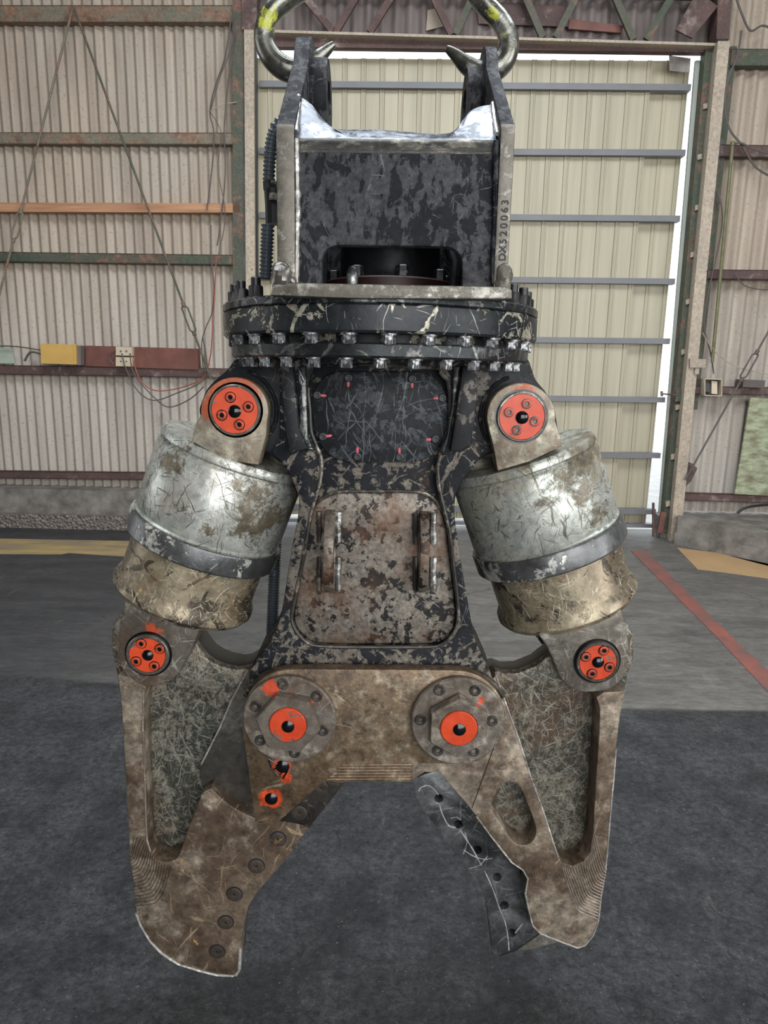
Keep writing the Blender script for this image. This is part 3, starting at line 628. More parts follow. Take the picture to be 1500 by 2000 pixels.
# electrical things on the left wall
def wallbox(name, pts, n0, n1, mat, parent):
    mb = MB(); v = [Vector(local(wl(x, y, n1))) for x, y in pts]; k = len(v)
    vv = [(p.x, n1, p.z) for p in v]+[(p.x, n0, p.z) for p in v]
    mb.add(vv, [tuple(range(k)), tuple(range(2*k-1, k-1, -1))]+[(i, i+k, (i+1) % k+k, (i+1) % k) for i in range(k)], mat, WM)
    return mb.build(name, parent)
t = thing('junction_box', 'ochre yellow junction box on the red-brown rail of the left wall', 'electrical box', tuple(wl(115, 712)))
wallbox('box_body', [(84, 673), (158, 675), (158, 713), (84, 711)], -0.08, 0.05, M['corrdark'], t)
wallbox('lid', [(79, 671), (143, 673), (144, 712), (80, 710)], 0.05, 0.085, M['ybox'], t)
wallbox('rim', [(142, 672), (148, 672), (149, 712), (143, 712)], 0.045, 0.075, M['ybox'], t)
slab('backing_board', [(167, 675), (386, 681), (388, 722), (167, 715)], -0.08, -0.005, M['boardred'], 'long red-brown board behind the wall outlets on the left wall', 'board')
slab('sheet_scrap', [(-60, 678), (24, 680), (29, 710), (-60, 710)], -0.02, -0.015, M['paper'], 'pale green sheet scrap on the rail at the far left', 'scrap')
t = thing('wall_outlet', 'ivory double wall outlet fixed to the red-brown board', 'outlet', tuple(wl(242, 715)))
wallbox('socket', [(226, 677), (258, 678), (258, 695), (226, 694)], 0.0, 0.05, M['ivory'], t)
wallbox('socket', [(226, 697), (258, 698), (258, 716), (226, 715)], 0.0, 0.055, M['ivory'], t)
for (x, y) in ((236, 686), (247, 686), (236, 706), (247, 706)):
    mb = MB(); mb.lathe([(0.008, 0), (0.008, 0.004), (0, 0.004)], M['cable'], frame(wl(x, y, 0.052), WN), 10); mb.build('outlet_hole', t)
def cable(pts, r, mat, label, n=0.04, name='cable'):
    q = cr([(x, y) for x, y in pts], 6); mb = MB(); mb.tube([wl(x, y, n) for x, y in q], r, mat, 6)
    o = mb.build(name); o['label'] = label; o['category'] = 'cable'; return o
cable([(238, 690), (246, 720), (268, 762), (300, 782), (345, 768), (390, 748), (404, 725), (402, 690), (396, 660)], 0.006, M['cable'], 'brown cable looping from the outlet to the bunch at the rod', 0.08)
cable([(254, 690), (262, 730), (300, 775), (330, 795), (370, 780), (398, 755)], 0.006, M['cable'], 'grey cable with the lowest loop beneath the outlet', 0.055)
cable([(226, 685), (218, 690), (214, 700), (222, 712)], 0.006, M['cable'], 'short grey cable curled at the left of the outlet', 0.055)
cable([(256, 682), (270, 735), (300, 762), (350, 758), (396, 738), (410, 700), (414, 660), (420, 560), (422, 500)], 0.006, M['cablered'], 'red cable rising beside the tie rod turnbuckle', 0.03)
cable([(397, 720), (394, 670), (402, 640), (414, 610), (418, 560), (412, 500), (412, 440)], 0.005, M['cable'], 'thin dark wire running straight up the left wall', 0.01)
cable([(82, 692), (60, 688), (48, 705)], 0.010, M['cable'], 'thick dark lead entering the ochre junction box', 0.03)
cable([(-60, 678), (20, 676), (80, 684)], 0.006, M['cable'], 'grey cable from the far left to the junction box', 0.03)
cable([(452, 30), (440, 110), (420, 170), (410, 220), (418, 260), (414, 330), (404, 410)], 0.006, M['cable'], 'curved dark wire hanging left of the green column', 0.03)
cable([(458, 60), (446, 160), (438, 250), (440, 340), (430, 440), (424, 480)], 0.006, M['cable'], 'straight dark wire hanging close to the green column', 0.02)
cable([(462, 200), (436, 204), (408, 218)], 0.004, M['cream'], 'thin pale wire stretched across the wires by the column', 0.012)
cable([(410, 218), (432, 260), (426, 330), (440, 420), (426, 500)], 0.004, M['cable'], 'looping thin dark wire lowest in the bunch by the green column', 0.045)
cable([(462, 20), (452, 90), (430, 150), (412, 214)], 0.005, M['cable'], 'dark wire fanning out from the top of the green column', 0.06)
# right wall things
cable([(1448, 60), (1440, 110), (1424, 150), (1416, 200), (1424, 250), (1450, 285), (1480, 330), (1540, 360)], 0.008, M['cable'], 'thick brown cable swooping down the right wall', 0.06)
cable([(1500, 300), (1470, 290), (1448, 280), (1436, 280)], 0.008, M['cable'], 'short brown cable lying over the top rail by the conduit', 0.08)
cable([(1402, 370), (1410, 440), (1380, 590), (1376, 640), (1388, 690), (1394, 730)], 0.006, M['cable'], 'dark wire running down to the switch box', 0.03)
cable([(1432, 530), (1455, 558), (1500, 566), (1560, 560)], 0.005, M['cable'], 'thin dark wire sagging below the middle right rail', 0.05)
cable([(1372, 650), (1400, 690), (1450, 720), (1560, 740)], 0.004, M['cream'], 'thin pale string across the right wall above the switch box', 0.08)
cable([(1440, 1002), (1462, 990), (1520, 984)], 0.012, M['hose'], 'black hose lying on the right footing', 0.12)
cable([(1432, -20), (1450, 30), (1466, 60), (1490, 50), (1520, 62)], 0.008, M['cable'], 'bundle of dark wire above the green rail at the right', 0.05)
mb = MB(); mb.tube([wl(1431, 280, 0.07), wl(1391, 708, 0.07)], 0.014, M['conduit'], 10); mb.tube([wl(1431, 276, 0.07), wl(1431, 284, 0.07)], 0.019, M['conduit'], 10)
o = mb.build('conduit'); o['label'] = 'yellow-green conduit pipe running down the right wall'; o['category'] = 'pipe'
t = thing('switch_box', 'open metal switch box at the lower end of the conduit', 'electrical box', tuple(wl(1389, 772)))
mb = MB(); A = [(1373, 740), (1406, 741), (1406, 773), (1373, 772)]
for i in range(4):
    p, q = A[i], A[(i+1) % 4]; mb.bar(wl(p[0], p[1], 0.04), wl(q[0], q[1], 0.04), 0.006, 0.08, M['ivory'], WN.cross((wl(q[0], q[1])-wl(p[0], p[1])).normalized()))
mb.build('box_frame', t)
wallbox('back_plate', A, -0.01, 0.0, M['cable'], t)
wallbox('terminal', [(1390, 744), (1401, 745), (1401, 770), (1390, 769)], 0.0, 0.05, M['ivory'], t)
wallbox('coil', [(1377, 748), (1387, 749), (1386, 766), (1377, 765)], 0.0, 0.04, M['hose'], t)
t = thing('jamb_clamp', 'small pale clamp fixed to the right post above the switch box', 'clamp', tuple(wl(1370, 712)))
wallbox('clamp_block', [(1348, 700), (1379, 702), (1378, 718), (1348, 718)], 0.07, 0.10, M['cream'], t)
wallbox('clamp_tab', [(1358, 719), (1366, 719), (1365, 731), (1357, 731)], 0.07, 0.09, M['cream'], t)
slab('stained_board', [(1466, 776), (1640, 790), (1640, 975), (1435, 965)], 0.02, 0.04, M['plyw'], 'pale green mould-stained board leaning on the right wall', 'board')
for (x, y) in ((1378, 208), (1367, 307), (1362, 406), (1352, 497), (1344, 590), (1334, 688), (1323, 796), (1313, 893), (1305, 985)):
    pass
# sliding-door guide clips, one by one
for i, (x, y, nm) in enumerate(((1378, 208, 'topmost'), (1367, 307, 'second from the top'), (1362, 406, 'third from the top'), (1353, 498, 'fourth from the top'), (1344, 590, 'just below the middle'), (1335, 688, 'fourth from the bottom'), (1324, 796, 'third from the bottom'), (1315, 893, 'second from the bottom'), (1305, 985, 'lowest'))):
    o = slab('guide_clip', [(x-4, y-5), (x+4, y-7), (x+4, y+3), (x-4, y+5)], -0.14, -0.02, M['cream'], 'small cream guide clip on the right door jamb, %s of the row' % nm, 'clip'); o['group'] = 'guide clips down the right door jamb'
# ------------------------------------------------------------------ the demolition shear
YC = 1.43                      # plane of the cylinder axes
YR = 1.42                      # axis of the slewing ring
def Z(py, Y, px=745): return P(px, py, Y).z
def XX(px, py, Y): return P(px, py, Y).x
base = P(740, 1870, 1.36)
shear = thing('demolition_shear', 'large worn black and rust-brown hydraulic demolition shear hanging from two steel hooks', 'demolition shear', (base.x, 1.38, base.z))
def part(mb, name, parent=None, **t): return mb.build(name, parent or shear, **t)
def socket_bolt(r, d, mat, inner=None, ir=0.52, seg=24):
    mb = MB(); inner = inner or mat
    rf = lambda rad, h, a: (hexr(rad, h, a) if rad < r*ir*1.15 and rad > 0 else rad)
    mb.lathe([(r, -d*0.6), (r, d*0.8), (r*0.9, d), (r*ir, d)], mat, None, seg, None)
    mb.f.pop(); mb.fm.pop(); mb.f.pop(); mb.fm.pop()
    v, f = lathe_geo([(r*ir, d), (r*ir*0.98, d*0.9), (r*ir*0.98, 0.0)], seg, lambda rad, h, a: rad if h == d else hexr(rad*0.95, h, a))
    f = f[:-2]+[f[-1]]
    mb.add(v, f, inner); return mb
def place(mb0, name, parent, c, axis=(0, -1, 0), x=None, **t):
    mb = MB(); mb.v = [tuple(frame(c, axis, x) @ Vector(q)) for q in mb0.v]; mb.f = mb0.f; mb.fm = mb0.fm; mb.m = mb0.m
    return mb.build(name, parent, **t)
def blob(mb, c, rx, rz, mat):
    prof = [(rx*math.sin(math.pi*i/10), -rz*math.cos(math.pi*i/10)) for i in range(11)]
    mb.lathe([(0, -rz)]+prof[1:-1]+[(0, rz)], mat, Matrix.Translation(Vector(c)), 18, lambda r, h, a: r*(1+0.14*math.sin(3*a+h*200)))
# ---- bracket
YF = 1.115
br = thing('t', '', ''); bpy.data.objects.remove(br)
def cheek(side):
    x_out = XX(540, 400, YF) if side < 0 else XX(999, 400, YF)
    x_in = XX(576, 400, YF) if side < 0 else XX(970, 420, YF)
    zb = Z(578, YF, 540 if side < 0 else 999)
    zt = Z(262, YF, 540 if side < 0 else 990)
    ytop = 1.405; ztop = Z(61 if side < 0 else 80, 1.37, 572 if side < 0 else 945); r = 0.082
    cz = ztop-r
    pr = [(YF, zb), (YF, zt), (YF+0.004, zt+0.015)]
    pr += [(ytop+r*math.cos(math.radians(a)), cz+r*math.sin(math.radians(a))) for a in range(165, 5, -12)]
    y2 = 2*YR-YF
    pr += [(y2-0.004, zt+0.015), (y2, zt), (y2, zb)]
    hole = [(ytop+0.040*math.cos(a*math.pi/12), cz-0.02+0.040*math.sin(a*math.pi/12)) for a in range(24)]
    mb = MB()
    # plate() builds in (x, z) with thickness along y; turn so that x -> world y and thickness -> world x
    T = Matrix(((0, 1, 0, 0), (1, 0, 0, 0), (0, 0, 1, 0), (0, 0, 0, 1)))
    mb.plate([pr, hole], min(x_in, x_out), max(x_in, x_out), M['edge'], 0.003, T)
    o = part(mb, 'cheek_plate')
    # faces of the cheeks carry the black paint, only the cut edges are bare
    o.data.materials.append(M['bracket'])
    for p in o.data.polygons:
        c = p.center + o.location + shear.location
        if abs(p.normal.x) > 0.7: p.material_index = 1
        elif c.z > zt+0.01: p.material_index = 1
    bx = x_in + (0.012 if side < 0 else -0.012)
    b2 = MB(); b2.lathe([(0.034, -0.016), (0.068, -0.016), (0.070, -0.012), (0.070, 0.012), (0.068, 0.016), (0.034, 0.016)], M['bracket'], frame((bx, ytop, cz-0.02), (1, 0, 0)), 32)
    b2.f.pop(); b2.f.pop(); b2.fm.pop(); b2.fm.pop()
    b2.lathe([(0.034, -0.016), (0.034, 0.016)], M['bracket'], frame((bx, ytop, cz-0.02), (1, 0, 0)), 32); b2.f = b2.f[:-2]; b2.fm = b2.fm[:-2]
    part(b2, 'pin_boss')
    return x_in, x_out, zb, zt, cz, o
cl = cheek(-1); crr = cheek(1)
zb = (cl[2]+crr[2])/2; zt = (cl[3]+crr[3])/2
fp = 1.128
mb = MB()
outer = rp([(576, 262, 0), (972, 270, 0), (970, 566, 0), (576, 562, 0)])
arch = rp([(628, 556, 0), (628, 478, 62), (903, 482, 62), (903, 560, 0)], 8)
# front sheet as one outline with the arch cut from its lower edge
poly = [(577, 287), (971, 291), (969, 562), (903, 560)] + arch[::-1][1:-1] + [(628, 556), (577, 556)]
mb.pplate([poly], fp, fp+0.022, M['bracket'], 0.003)
part(mb, 'front_sheet'); mb = MB()
# back sheet
y2 = 2*YR-fp
X0 = XX(577, 262, fp); X1 = XX(971, 268, fp); zt1 = Z(266, fp); zb1 = Z(560, fp)
ph = Z(480, fp)
mb.plate([[(X0, zb1), (X0, zt1-0.02), (X1, zt1-0.02), (X1, zb1), (X1-0.06, zb1), (X1-0.06, ph-0.03), (X1-0.10, ph), (X0+0.10, ph), (X0+0.045, ph-0.04), (X0+0.045, zb1)]], y2-0.022, y2, M['bracket'], 0.003)
part(mb, 'rear_sheet')
# saddle: sheet bent back from the top of the front sheet, its upper edge cut to a U
mb = MB()
ys = 1.215
top = cr([(584, 190), (592, 192), (607, 203), (618, 216), (630, 240), (645, 251), (680, 253), (727, 253), (790, 257), (843, 261), (875, 260), (893, 253), (905, 233), (920, 216), (938, 208), (962, 204)], 3)
fl = [(577+(971-577)*i/(len(top)-1), 264+4*i/(len(top)-1)) for i in range(len(top))]
A = [P(x, y, fp) for x, y in fl]; B = []
for (x, y), a in zip(top, A):
    B.append(P(x, y, ys-0.02*(0 if y < 235 else 1)))
rows = []
n = len(A)
bend = [A[i].lerp(B[i], 0.0)+Vector((0, 0.0, -0.012)) for i in range(n)]
lo = [Vector((a.x, a.y-0.0004, a.z-0.024)) for a in A]; md = [Vector((a.x, a.y+0.001, a.z-0.010)) for a in A]
lo2 = [Vector((a.x, a.y+0.005, a.z-0.002)) for a in A]
m2 = [A[i].lerp(B[i], 0.06)+Vector((0, 0.006, 0.001)) for i in range(n)]; m3 = [A[i].lerp(B[i], 0.5)+Vector((0, 0.002, 0.0)) for i in range(n)]
m2 = [q+Vector((0, 0.006, 0)) for q in m2]
rows = [lo, md, lo2, m2, m3, B]
back = [[q+Vector((0, 0.02, -0.014)) for q in r] for r in rows]
allr = rows+back[::-1]
v = [q for r in allr for q in r]; R = len(allr)
f = []
for j in range(R):
    k = (j+1) % R
    for i in range(n-1): f.append((j*n+i, j*n+i+1, k*n+i+1, k*n+i))
f.append(tuple(j*n for j in range(R))); f.append(tuple(j*n+n-1 for j in range(R-1, -1, -1)))
mb.add(v, f, M['bright']); o = part(mb, 'saddle_sheet', sharp=50)
o.data.materials.append(M['bend'])
for p in o.data.polygons:
    if (p.center+o.location+shear.location).z < A[0].z+0.001: p.material_index = 1
# base bar under the front sheet and square base plate
mb = MB()
bar = rp([(533, 556, 3), (560, 552, 2), (985, 560, 2), (1000, 566, 3), (1000, 584, 3), (700, 583, 0), (528, 576, 3)])
mb.pplate([bar], 1.105, 1.135, M['edge'], 0.002)
zb_t = P(745, 556, 1.12).z; zb_b = P(745, 578, 1.12).z
mb.box((cl[1]-0.005, 1.135, zb_b+0.002), (crr[1]+0.005, 2*YR-1.12, zb_t-0.003), M['edge'])
part(mb, 'base_plate')
mb = MB()
xi = cl[0]+0.004
mb.weld([P(578, 272, 1.122), P(580, 400, 1.122), P(578, 552, 1.122)], 0.0065, M['weld'])
blob(mb, P(550, 541, 1.118), 0.017, 0.024, M['weld']); blob(mb, P(571, 549, 1.122), 0.010, 0.012, M['weld'])
part(mb, 'corner_weld', label='bright weld bead down the left cheek')
mb = MB()
mb.weld([P(969, 275, 1.122), P(968, 400, 1.122), P(964, 555, 1.122)], 0.005, M['bracket'])
blob(mb, P(983, 545, 1.118), 0.014, 0.024, M['edge'])
part(mb, 'corner_weld')
mb = MB(); mb.weld([B[-1]+Vector((0, -0.004, 0.0)), m3[-1]+Vector((0, -0.004, 0)), A[-1]+Vector((0, -0.002, 0.004))], 0.004, M['worn_edge']); part(mb, 'saddle_weld')
mb = MB(); mb.weld([B[0]+Vector((0, -0.004, 0.0)), A[0]+Vector((0, -0.002, 0.004))], 0.005, M['weld']); part(mb, 'saddle_weld')
# stamped number on the right cheek edge
tx = 'DX520063'
for i, ch in enumerate(tx):
    cu = bpy.data.curves.new('t', 'FONT'); cu.body = ch; cu.size = 0.0155; cu.extrude = 0.0004; cu.align_x = 'CENTER'; cu.align_y = 'CENTER'; cu.offset = 0.0003
    ob = bpy.data.objects.new('t', cu); me = bpy.data.meshes.new_from_object(ob)
    p = P(982+i*0.75, 502-i*15.3, YF-0.0006)
    MX = frame(p, (0, -1, 0), (0.0, 0, 1.0))
    mbx = MB() if i == 0 else mbx
    mbx.add([q.co[:] for q in me.vertices], [tuple(q.vertices) for q in me.polygons], M['hole'], MX)
    bpy.data.objects.remove(ob)
mbx.build('stamped_number', crr[5])
# swivel motor visible through the arch
mc = Vector((XX(762, 520, YR), YR, 0))
mb = MB(); zz = zb_t
mb.lathe([(0.128, zz-0.002), (0.128, zz+0.035), (0.124, zz+0.038), (0.088, zz+0.038)], M['redrim'], Matrix.Translation((mc.x, mc.y, 0)), 40)
mb.lathe([(0.092, zz+0.030), (0.094, zz+0.045), (0.098, zz+0.052), (0.098, zz+0.15), (0.090, zz+0.16), (0, zz+0.16)], M['motor'], Matrix.Translation((mc.x, mc.y, 0)), 40)
mo = part(mb, 'swivel_motor')
for k in range(8):
    a = math.radians(-90+45*k+12)
    b = MB(); b.lathe([(0.012, 0), (0.012, 0.02), (0.010, 0.022), (0, 0.022)], M['ringbolt'], Matrix.Translation((mc.x+0.112*math.cos(a), mc.y+0.112*math.sin(a), zz+0.036)), 6); b.build('motor_bolt', mo)
b = MB(); b.lathe([(0.010, 0), (0.010, 0.03), (0.006, 0.04), (0, 0.042)], M['ringbolt'], Matrix.Translation((XX(688, 540, 1.22), 1.22, zz)), 16); b.build('locating_pin', mo)
b = MB(); b.tube([(mc.x+0.12, 1.34, zz+0.01), (mc.x+0.125, 1.36, zz+0.07), (mc.x+0.10, 1.40, zz+0.14)], 0.012, M['motor']); b.build('motor_hose', mo)
# ---- slewing ring
rc = P(742, 620, YR); rcx = rc.x
def Rfor(px0, px1, py):
    a = P(px0, py, 1.0); b = P(px1, py, 1.0)
    return YR*math.sin(math.atan((b.x-a.x)/2/1.0))
R = Rfor(436, 1050, 625); rcx = (math.tan((math.atan(P(436, 625, 1).x)+math.atan(P(1050, 625, 1).x))/2))*YR
fy = YR-R
z1 = Z(572, fy); z2 = Z(592, fy); z3 = Z(650, fy)
TR = Matrix.Translation((rcx, YR, 0))
mb = MB(); mb.lathe([(0.0, z2), (R*0.995, z2), (R, z2+0.002), (R, z1-0.003), (R*0.99, z1), (0, z1)], M['flange'], TR, 96); part(mb, 'upper_flange')
mb = MB(); mb.lathe([(R*0.84, z3), (R-0.003, z3), (R, z3+0.004), (R, z2-0.003), (R-0.003, z2-0.0005), (R*0.84, z2-0.0005)], M['ring'], TR, 128); rg = part(mb, 'slewing_ring')
R2 = Rfor(455, 1034, 690); fy2 = YR-R2
z4 = Z(669, fy2); z5 = Z(699, fy2)
mb = MB(); mb.lathe([(R2*0.86, z3+0.002), (R2*0.86, z4-0.001)], M['ring'], TR, 96)
mb.lathe([(0, z5), (R2-0.003, z5), (R2, z5+0.003), (R2, z4-0.003), (R2-0.003, z4), (0, z4)], M['flange'], TR, 128); lf = part(mb, 'lower_flange')
def hexbolt(r, h, mat, wash=True):
    mb = MB()
    if wash: mb.lathe([(r*1.25, 0), (r*1.25, r*0.25), (r*0.8, r*0.25)], mat, None, 20)
    mb.lathe([(r, r*0.2), (r, h*0.92), (r*0.86, h), (0, h)], mat, None, 24, lambda rad, hh, a: hexr(rad, hh, a) if hh < h*0.95 else rad)
    return mb
first = None
for k in range(-8, 9):
    a = math.radians(3.3+12.9*k)
    p = Vector((rcx+(R-0.020)*math.sin(a), YR-(R-0.020)*math.cos(a), z3))
    if first is None: first = place(hexbolt(0.0125, 0.018, M['ringbolt']), 'ring_bolt', rg, (0, 0, 0), (0, 0, -1)); first.location = p; put(first, rg) if False else None; first.parent = None; first.location = p; put(first, rg)
    else:
        c = first.copy(); COL.objects.link(c); c.parent = None; c.location = p; c.rotation_euler = (0, 0, a); put(c, rg)
first = None
for k in range(-7, 8):
    a = math.radians(0.7+12.0*k)
    p = Vector((rcx+(R2-0.022)*math.sin(a), YR-(R2-0.022)*math.cos(a), z5))
    if first is None:
        first = place(hexbolt(0.0115, 0.017, M['ringbolt']), 'flange_bolt', lf, (0, 0, 0), (0, 0, -1)); first.parent = None; first.location = p; put(first, lf)
    else:
        c = first.copy(); COL.objects.link(c); c.parent = None; c.location = p; c.rotation_euler = (0, 0, a); put(c, lf)
def studnut():
    mb = hexbolt(0.013, 0.022, M['blackbolt']); mb.lathe([(0.0085, 0.02), (0.0085, 0.034), (0.007, 0.036), (0, 0.036)], M['blackbolt'], None, 16); return mb
first = None
for deg in (-86, -73, -61, -48.5, 55, 66, 79):
    a = math.radians(deg); rr = R-0.022
    p = Vector((rcx+rr*math.sin(a), YR-rr*math.cos(a), z1-0.001))
    if first is None:
        first = place(studnut(), 'stud_nut', rg, (0, 0, 0), (0, 0, 1)); first.parent = None; first.location = p; put(first, rg)
    else:
        c = first.copy(); COL.objects.link(c); c.parent = None; c.location = p; c.rotation_euler = (0, 0, a*0.7); put(c, rg)
# ---- body
YB = 1.30
L_out = cr([(517, 880), (535, 890), (551, 904), (569, 934), (583, 971), (583, 1000), (576, 1040), (569, 1076), (562, 1120), (553, 1179), (546, 1210), (539, 1230), (516, 1269), (491, 1303)], 3)
R_out = cr([(969, 1340), (953, 1303), (928, 1250), (916, 1188), (904, 1120), (897, 1070), (891, 1034), (888, 997), (891, 964), (908, 932), (933, 908), (969, 888)], 3)
inner = cr([(602, 757), (605, 800), (607, 840), (616, 866), (625, 890), (628, 915), (624, 945), (617, 970), (607, 1003), (601, 1040), (594, 1080), (586, 1120), (578, 1160), (571, 1190), (570, 1212), (578, 1232), (597, 1253), (623, 1262), (700, 1264), (800, 1264), (854, 1262), (879, 1246), (893, 1224), (896, 1200), (892, 1160), (885, 1100), (877, 1036), (868, 998), (860, 965), (855, 930), (856, 905), (863, 878), (872, 850), (878, 821), (879, 776), (874, 745), (860, 728), (840, 718), (640, 712), (612, 726)], 3, True)
frame_px = [(546, 700), (546, 860), (530, 880)] + L_out[3:] + [(484, 1330), (486, 1420), (975, 1420), (975, 1355)] + R_out[:-4] + [(945, 880), (930, 860), (930, 700)]
mb = MB()
mb.pplate([frame_px, inner], YB, YB+0.03, M['body'], 0.003)
mb.pplate([frame_px], YB+0.028, 1.54, M['body'], 0.002)
body = part(mb, 'body_frame')
mb = MB(); ir = [P(x, y, YB) for x, y in inner]; mb.weld(ir[:-6], 0.0042, M['bead'], 8, 0.008); mb.build('perimeter_weld', body)
mb = MB()
mb.pplate([[(546, 716), (572, 716), (584, 840), (602, 876), (566, 886), (556, 840)]], YB-0.03, YB+0.004, M['wing'], 0.004)
mb.pplate([[(582, 716), (597, 716), (601, 850), (612, 880), (600, 880), (586, 850)]], YB-0.012, YB+0.004, M['flange'], 0.003)
mb.build('top_rib', body); mb = MB()
mb.pplate([[(886, 716), (900, 716), (888, 800), (876, 868), (866, 890), (858, 880), (872, 850), (882, 790)]], YB-0.012, YB+0.004, M['flange'], 0.003)
mb.pplate([[(904, 716), (935, 716), (930, 800), (920, 872), (900, 884), (880, 880), (892, 800)]], YB-0.03, YB+0.004, M['wing'], 0.004)
mb.build('top_rib', body)
# wings that carry the cylinders
YW = 1.335
mb = MB()
lw = [(460, 700), (444, 722), (420, 742), (402, 762), (388, 800), (400, 850), (430, 880), (500, 888), (520, 882), (548, 905), (600, 905), (600, 700)]
mb.pplate([rp([(x, y, 8) for x, y in lw])], YW, YW+0.19, M['wing'], 0.003)
part(mb, 'wing_plate'); mb = MB()
rw = [(1032, 700), (1046, 742), (1066, 765), (1084, 800), (1092, 850), (1070, 880), (1000, 888), (960, 886), (920, 905), (870, 905), (870, 700)]
mb.pplate([rp([(x, y, 8) for x, y in rw])], YW, YW+0.19, M['wing'], 0.003)
wing = part(mb, 'wing_plate')
for (cx, cy, a0, a1) in ((458, 803, -72, 62), (1020, 815, 118, 252)):
    mb = MB(); mb.weld([P(x, y, YW-0.002) for x, y in arc(cx, cy, 82, a0, a1, 30)], 0.004, M['wing'], 8, 0.02); mb.build('boss_groove', wing)
# access cover
cvp = rp([(640, 726, 60), (842, 726, 60), (879, 776, 50), (872, 845, 40), (848, 890, 50), (812, 903, 40), (675, 903, 40), (634, 885, 50), (612, 838, 40), (606, 770, 60)], 8)
mb = MB(); mb.pplate([inner], YB+0.022, YB+0.04, M['body'], 0.001); mb.build('recess_floor', body)
mb = MB(); mb.pplate([cvp], YB+0.010, YB+0.024, M['cover'], 0.002); cover = part(mb, 'access_cover')
sb = socket_bolt(0.0078, 0.0025, M['blackbolt'])
for (x, y, dx, dy) in ((680, 738, 0, 1), (805, 740, 0, 1), (619, 772, 1, 0.05), (864, 778, -1, 0), (630, 853, 1, -0.12), (850, 858, -1, 0.05), (698, 892, 0, -1), (780, 893, 0, -1)):
    c = P(x, y, YB+0.0095); o = place(sb, 'cover_bolt', cover, c)
    mk = MB(); q = Vector((x+dx*11, y+dy*11)); pt = [(q.x-dx*7-dy*2.6, q.y-dy*7-dx*2.6), (q.x-dx*7+dy*2.6, q.y-dy*7+dx*2.6), (q.x+dx*5+dy*2.4, q.y+dy*5+dx*2.4), (q.x+dx*8, q.y+dy*8), (q.x+dx*5-dy*2.4, q.y+dy*5-dx*2.4)]
    mk.pplate([pt], YB+0.0088, YB+0.0101, M['pink'], 0.0003); mk.build('paint_mark', cover, label='pink paint mark')
# lower guard plate, recessed, with two welded lugs
gp = cr([(606, 1010), (612, 992), (626, 978), (649, 967), (668, 963), (740, 962), (812, 963), (841, 975), (862, 1000), (872, 1036), (880, 1100), (887, 1160), (890, 1205), (882, 1235), (858, 1256), (740, 1259), (625, 1257), (590, 1240), (575, 1215), (577, 1180), (588, 1110), (598, 1050)], 3, True)
mb = MB(); mb.pplate([gp], YB+0.014, YB+0.03, M['guard'], 0.007)
guard = part(mb, 'guard_plate')
mb = MB(); mb.weld([P(x, y, YB+0.022) for x, y in cr([(600, 1016), (612, 990), (640, 967), (668, 961), (740, 960), (812, 961), (845, 972), (868, 1006)], 4)], 0.004, M['bead'], 8, 0.008); mb.build('guard_weld', guard)
for (x0, x1, ya, yb) in ((632, 652, 997, 1160), (820, 838, 1000, 1160)):
    xa = XX(x0, 1080, YB-0.04); xb = XX(x1, 1080, YB-0.04); zt_ = P(x0, ya, YB).z; zb_ = P(x0, yb, YB).z; zc = (zt_+zb_)/2; hh = (zt_-zb_)/2
    pr = [(YB+0.02+-0.075*math.sin(math.pi*i/20) if True else 0, zc+hh*math.cos(math.pi*i/20)) for i in range(21)]
    ho = [(YB-0.012+0.020*math.cos(a*math.pi/10), zc+hh*0.45*math.sin(a*math.pi/10)) for a in range(20)]
    T = Matrix(((0, 1, 0, 0), (1, 0, 0, 0), (0, 0, 1, 0), (0, 0, 0, 1)))
    mb = MB(); mb.plate([pr, ho], xa, xb, M['guard'], 0.002, T); lug = part(mb, 'lifting_lug')
    mb = MB()
    for (u, w) in ((ya+2, ya+62), (yb-72, yb-6)):
        mb.weld([P(x1+9, u, YB+0.008), P(x1+8, (u+w)/2, YB+0.008), P(x1+9, w, YB+0.008)], 0.0075, M['weld'], 8, 0.009)
        mb.weld([P(x0-9, u, YB+0.008), P(x0-9, w, YB+0.008)], 0.005, M['bead'], 8, 0.009)
    mb.build('lug_weld', lug)
# edge weld above link plate
mb = MB(); pth = [(486, 1345)]+arc(566, 1400, 97, 205, 270, 10)+[(720, 1301), (860, 1304)]+arc(893, 1404, 99, 270, 335, 10)
mb.weld([P(x, y, 1.29) for x, y in pth], 0.005, M['bead'], 8, 0.01); mb.build('edge_bead', body)
# ---- link plate
YL = 1.262
lk = [(474, 1432)]+arc(566, 1400, 92, 185, 268, 14)+[(580, 1307), (880, 1309)]+arc(893, 1404, 94, 272, 392, 16)+[(940, 1486), (900, 1493), (820, 1492), (806, 1505), (804, 1528), (632, 1528), (544, 1606), (530, 1613), (498, 1606)]
mb = MB(); mb.pplate([lk], YL, YL+0.028, M['link'], 0.003); link = part(mb, 'link_plate')
mb = MB()
for i in range(6):
    y = 1494+i*5.6; xl = 668-i*6.0
    mb.weld([P(xl, y, YL-0.0006), P(803-i*0.4, y-0.6, YL-0.0006)], 0.0016, M['link'], 6, 0.02)
mb.build('machined_ridge', link)
for (x, y, r) in ((552, 1497, 14), (530, 1560, 13.5)):
    mb = MB(); mb.lathe([(r/1000*0.98, -0.002), (r/1000, 0.001), (r/1000*0.7, 0.004), (0, 0.006)], M['grease'], frame(P(x, y, YL), (0, -1, 0)), 24); mb.build('grease_plug', link)
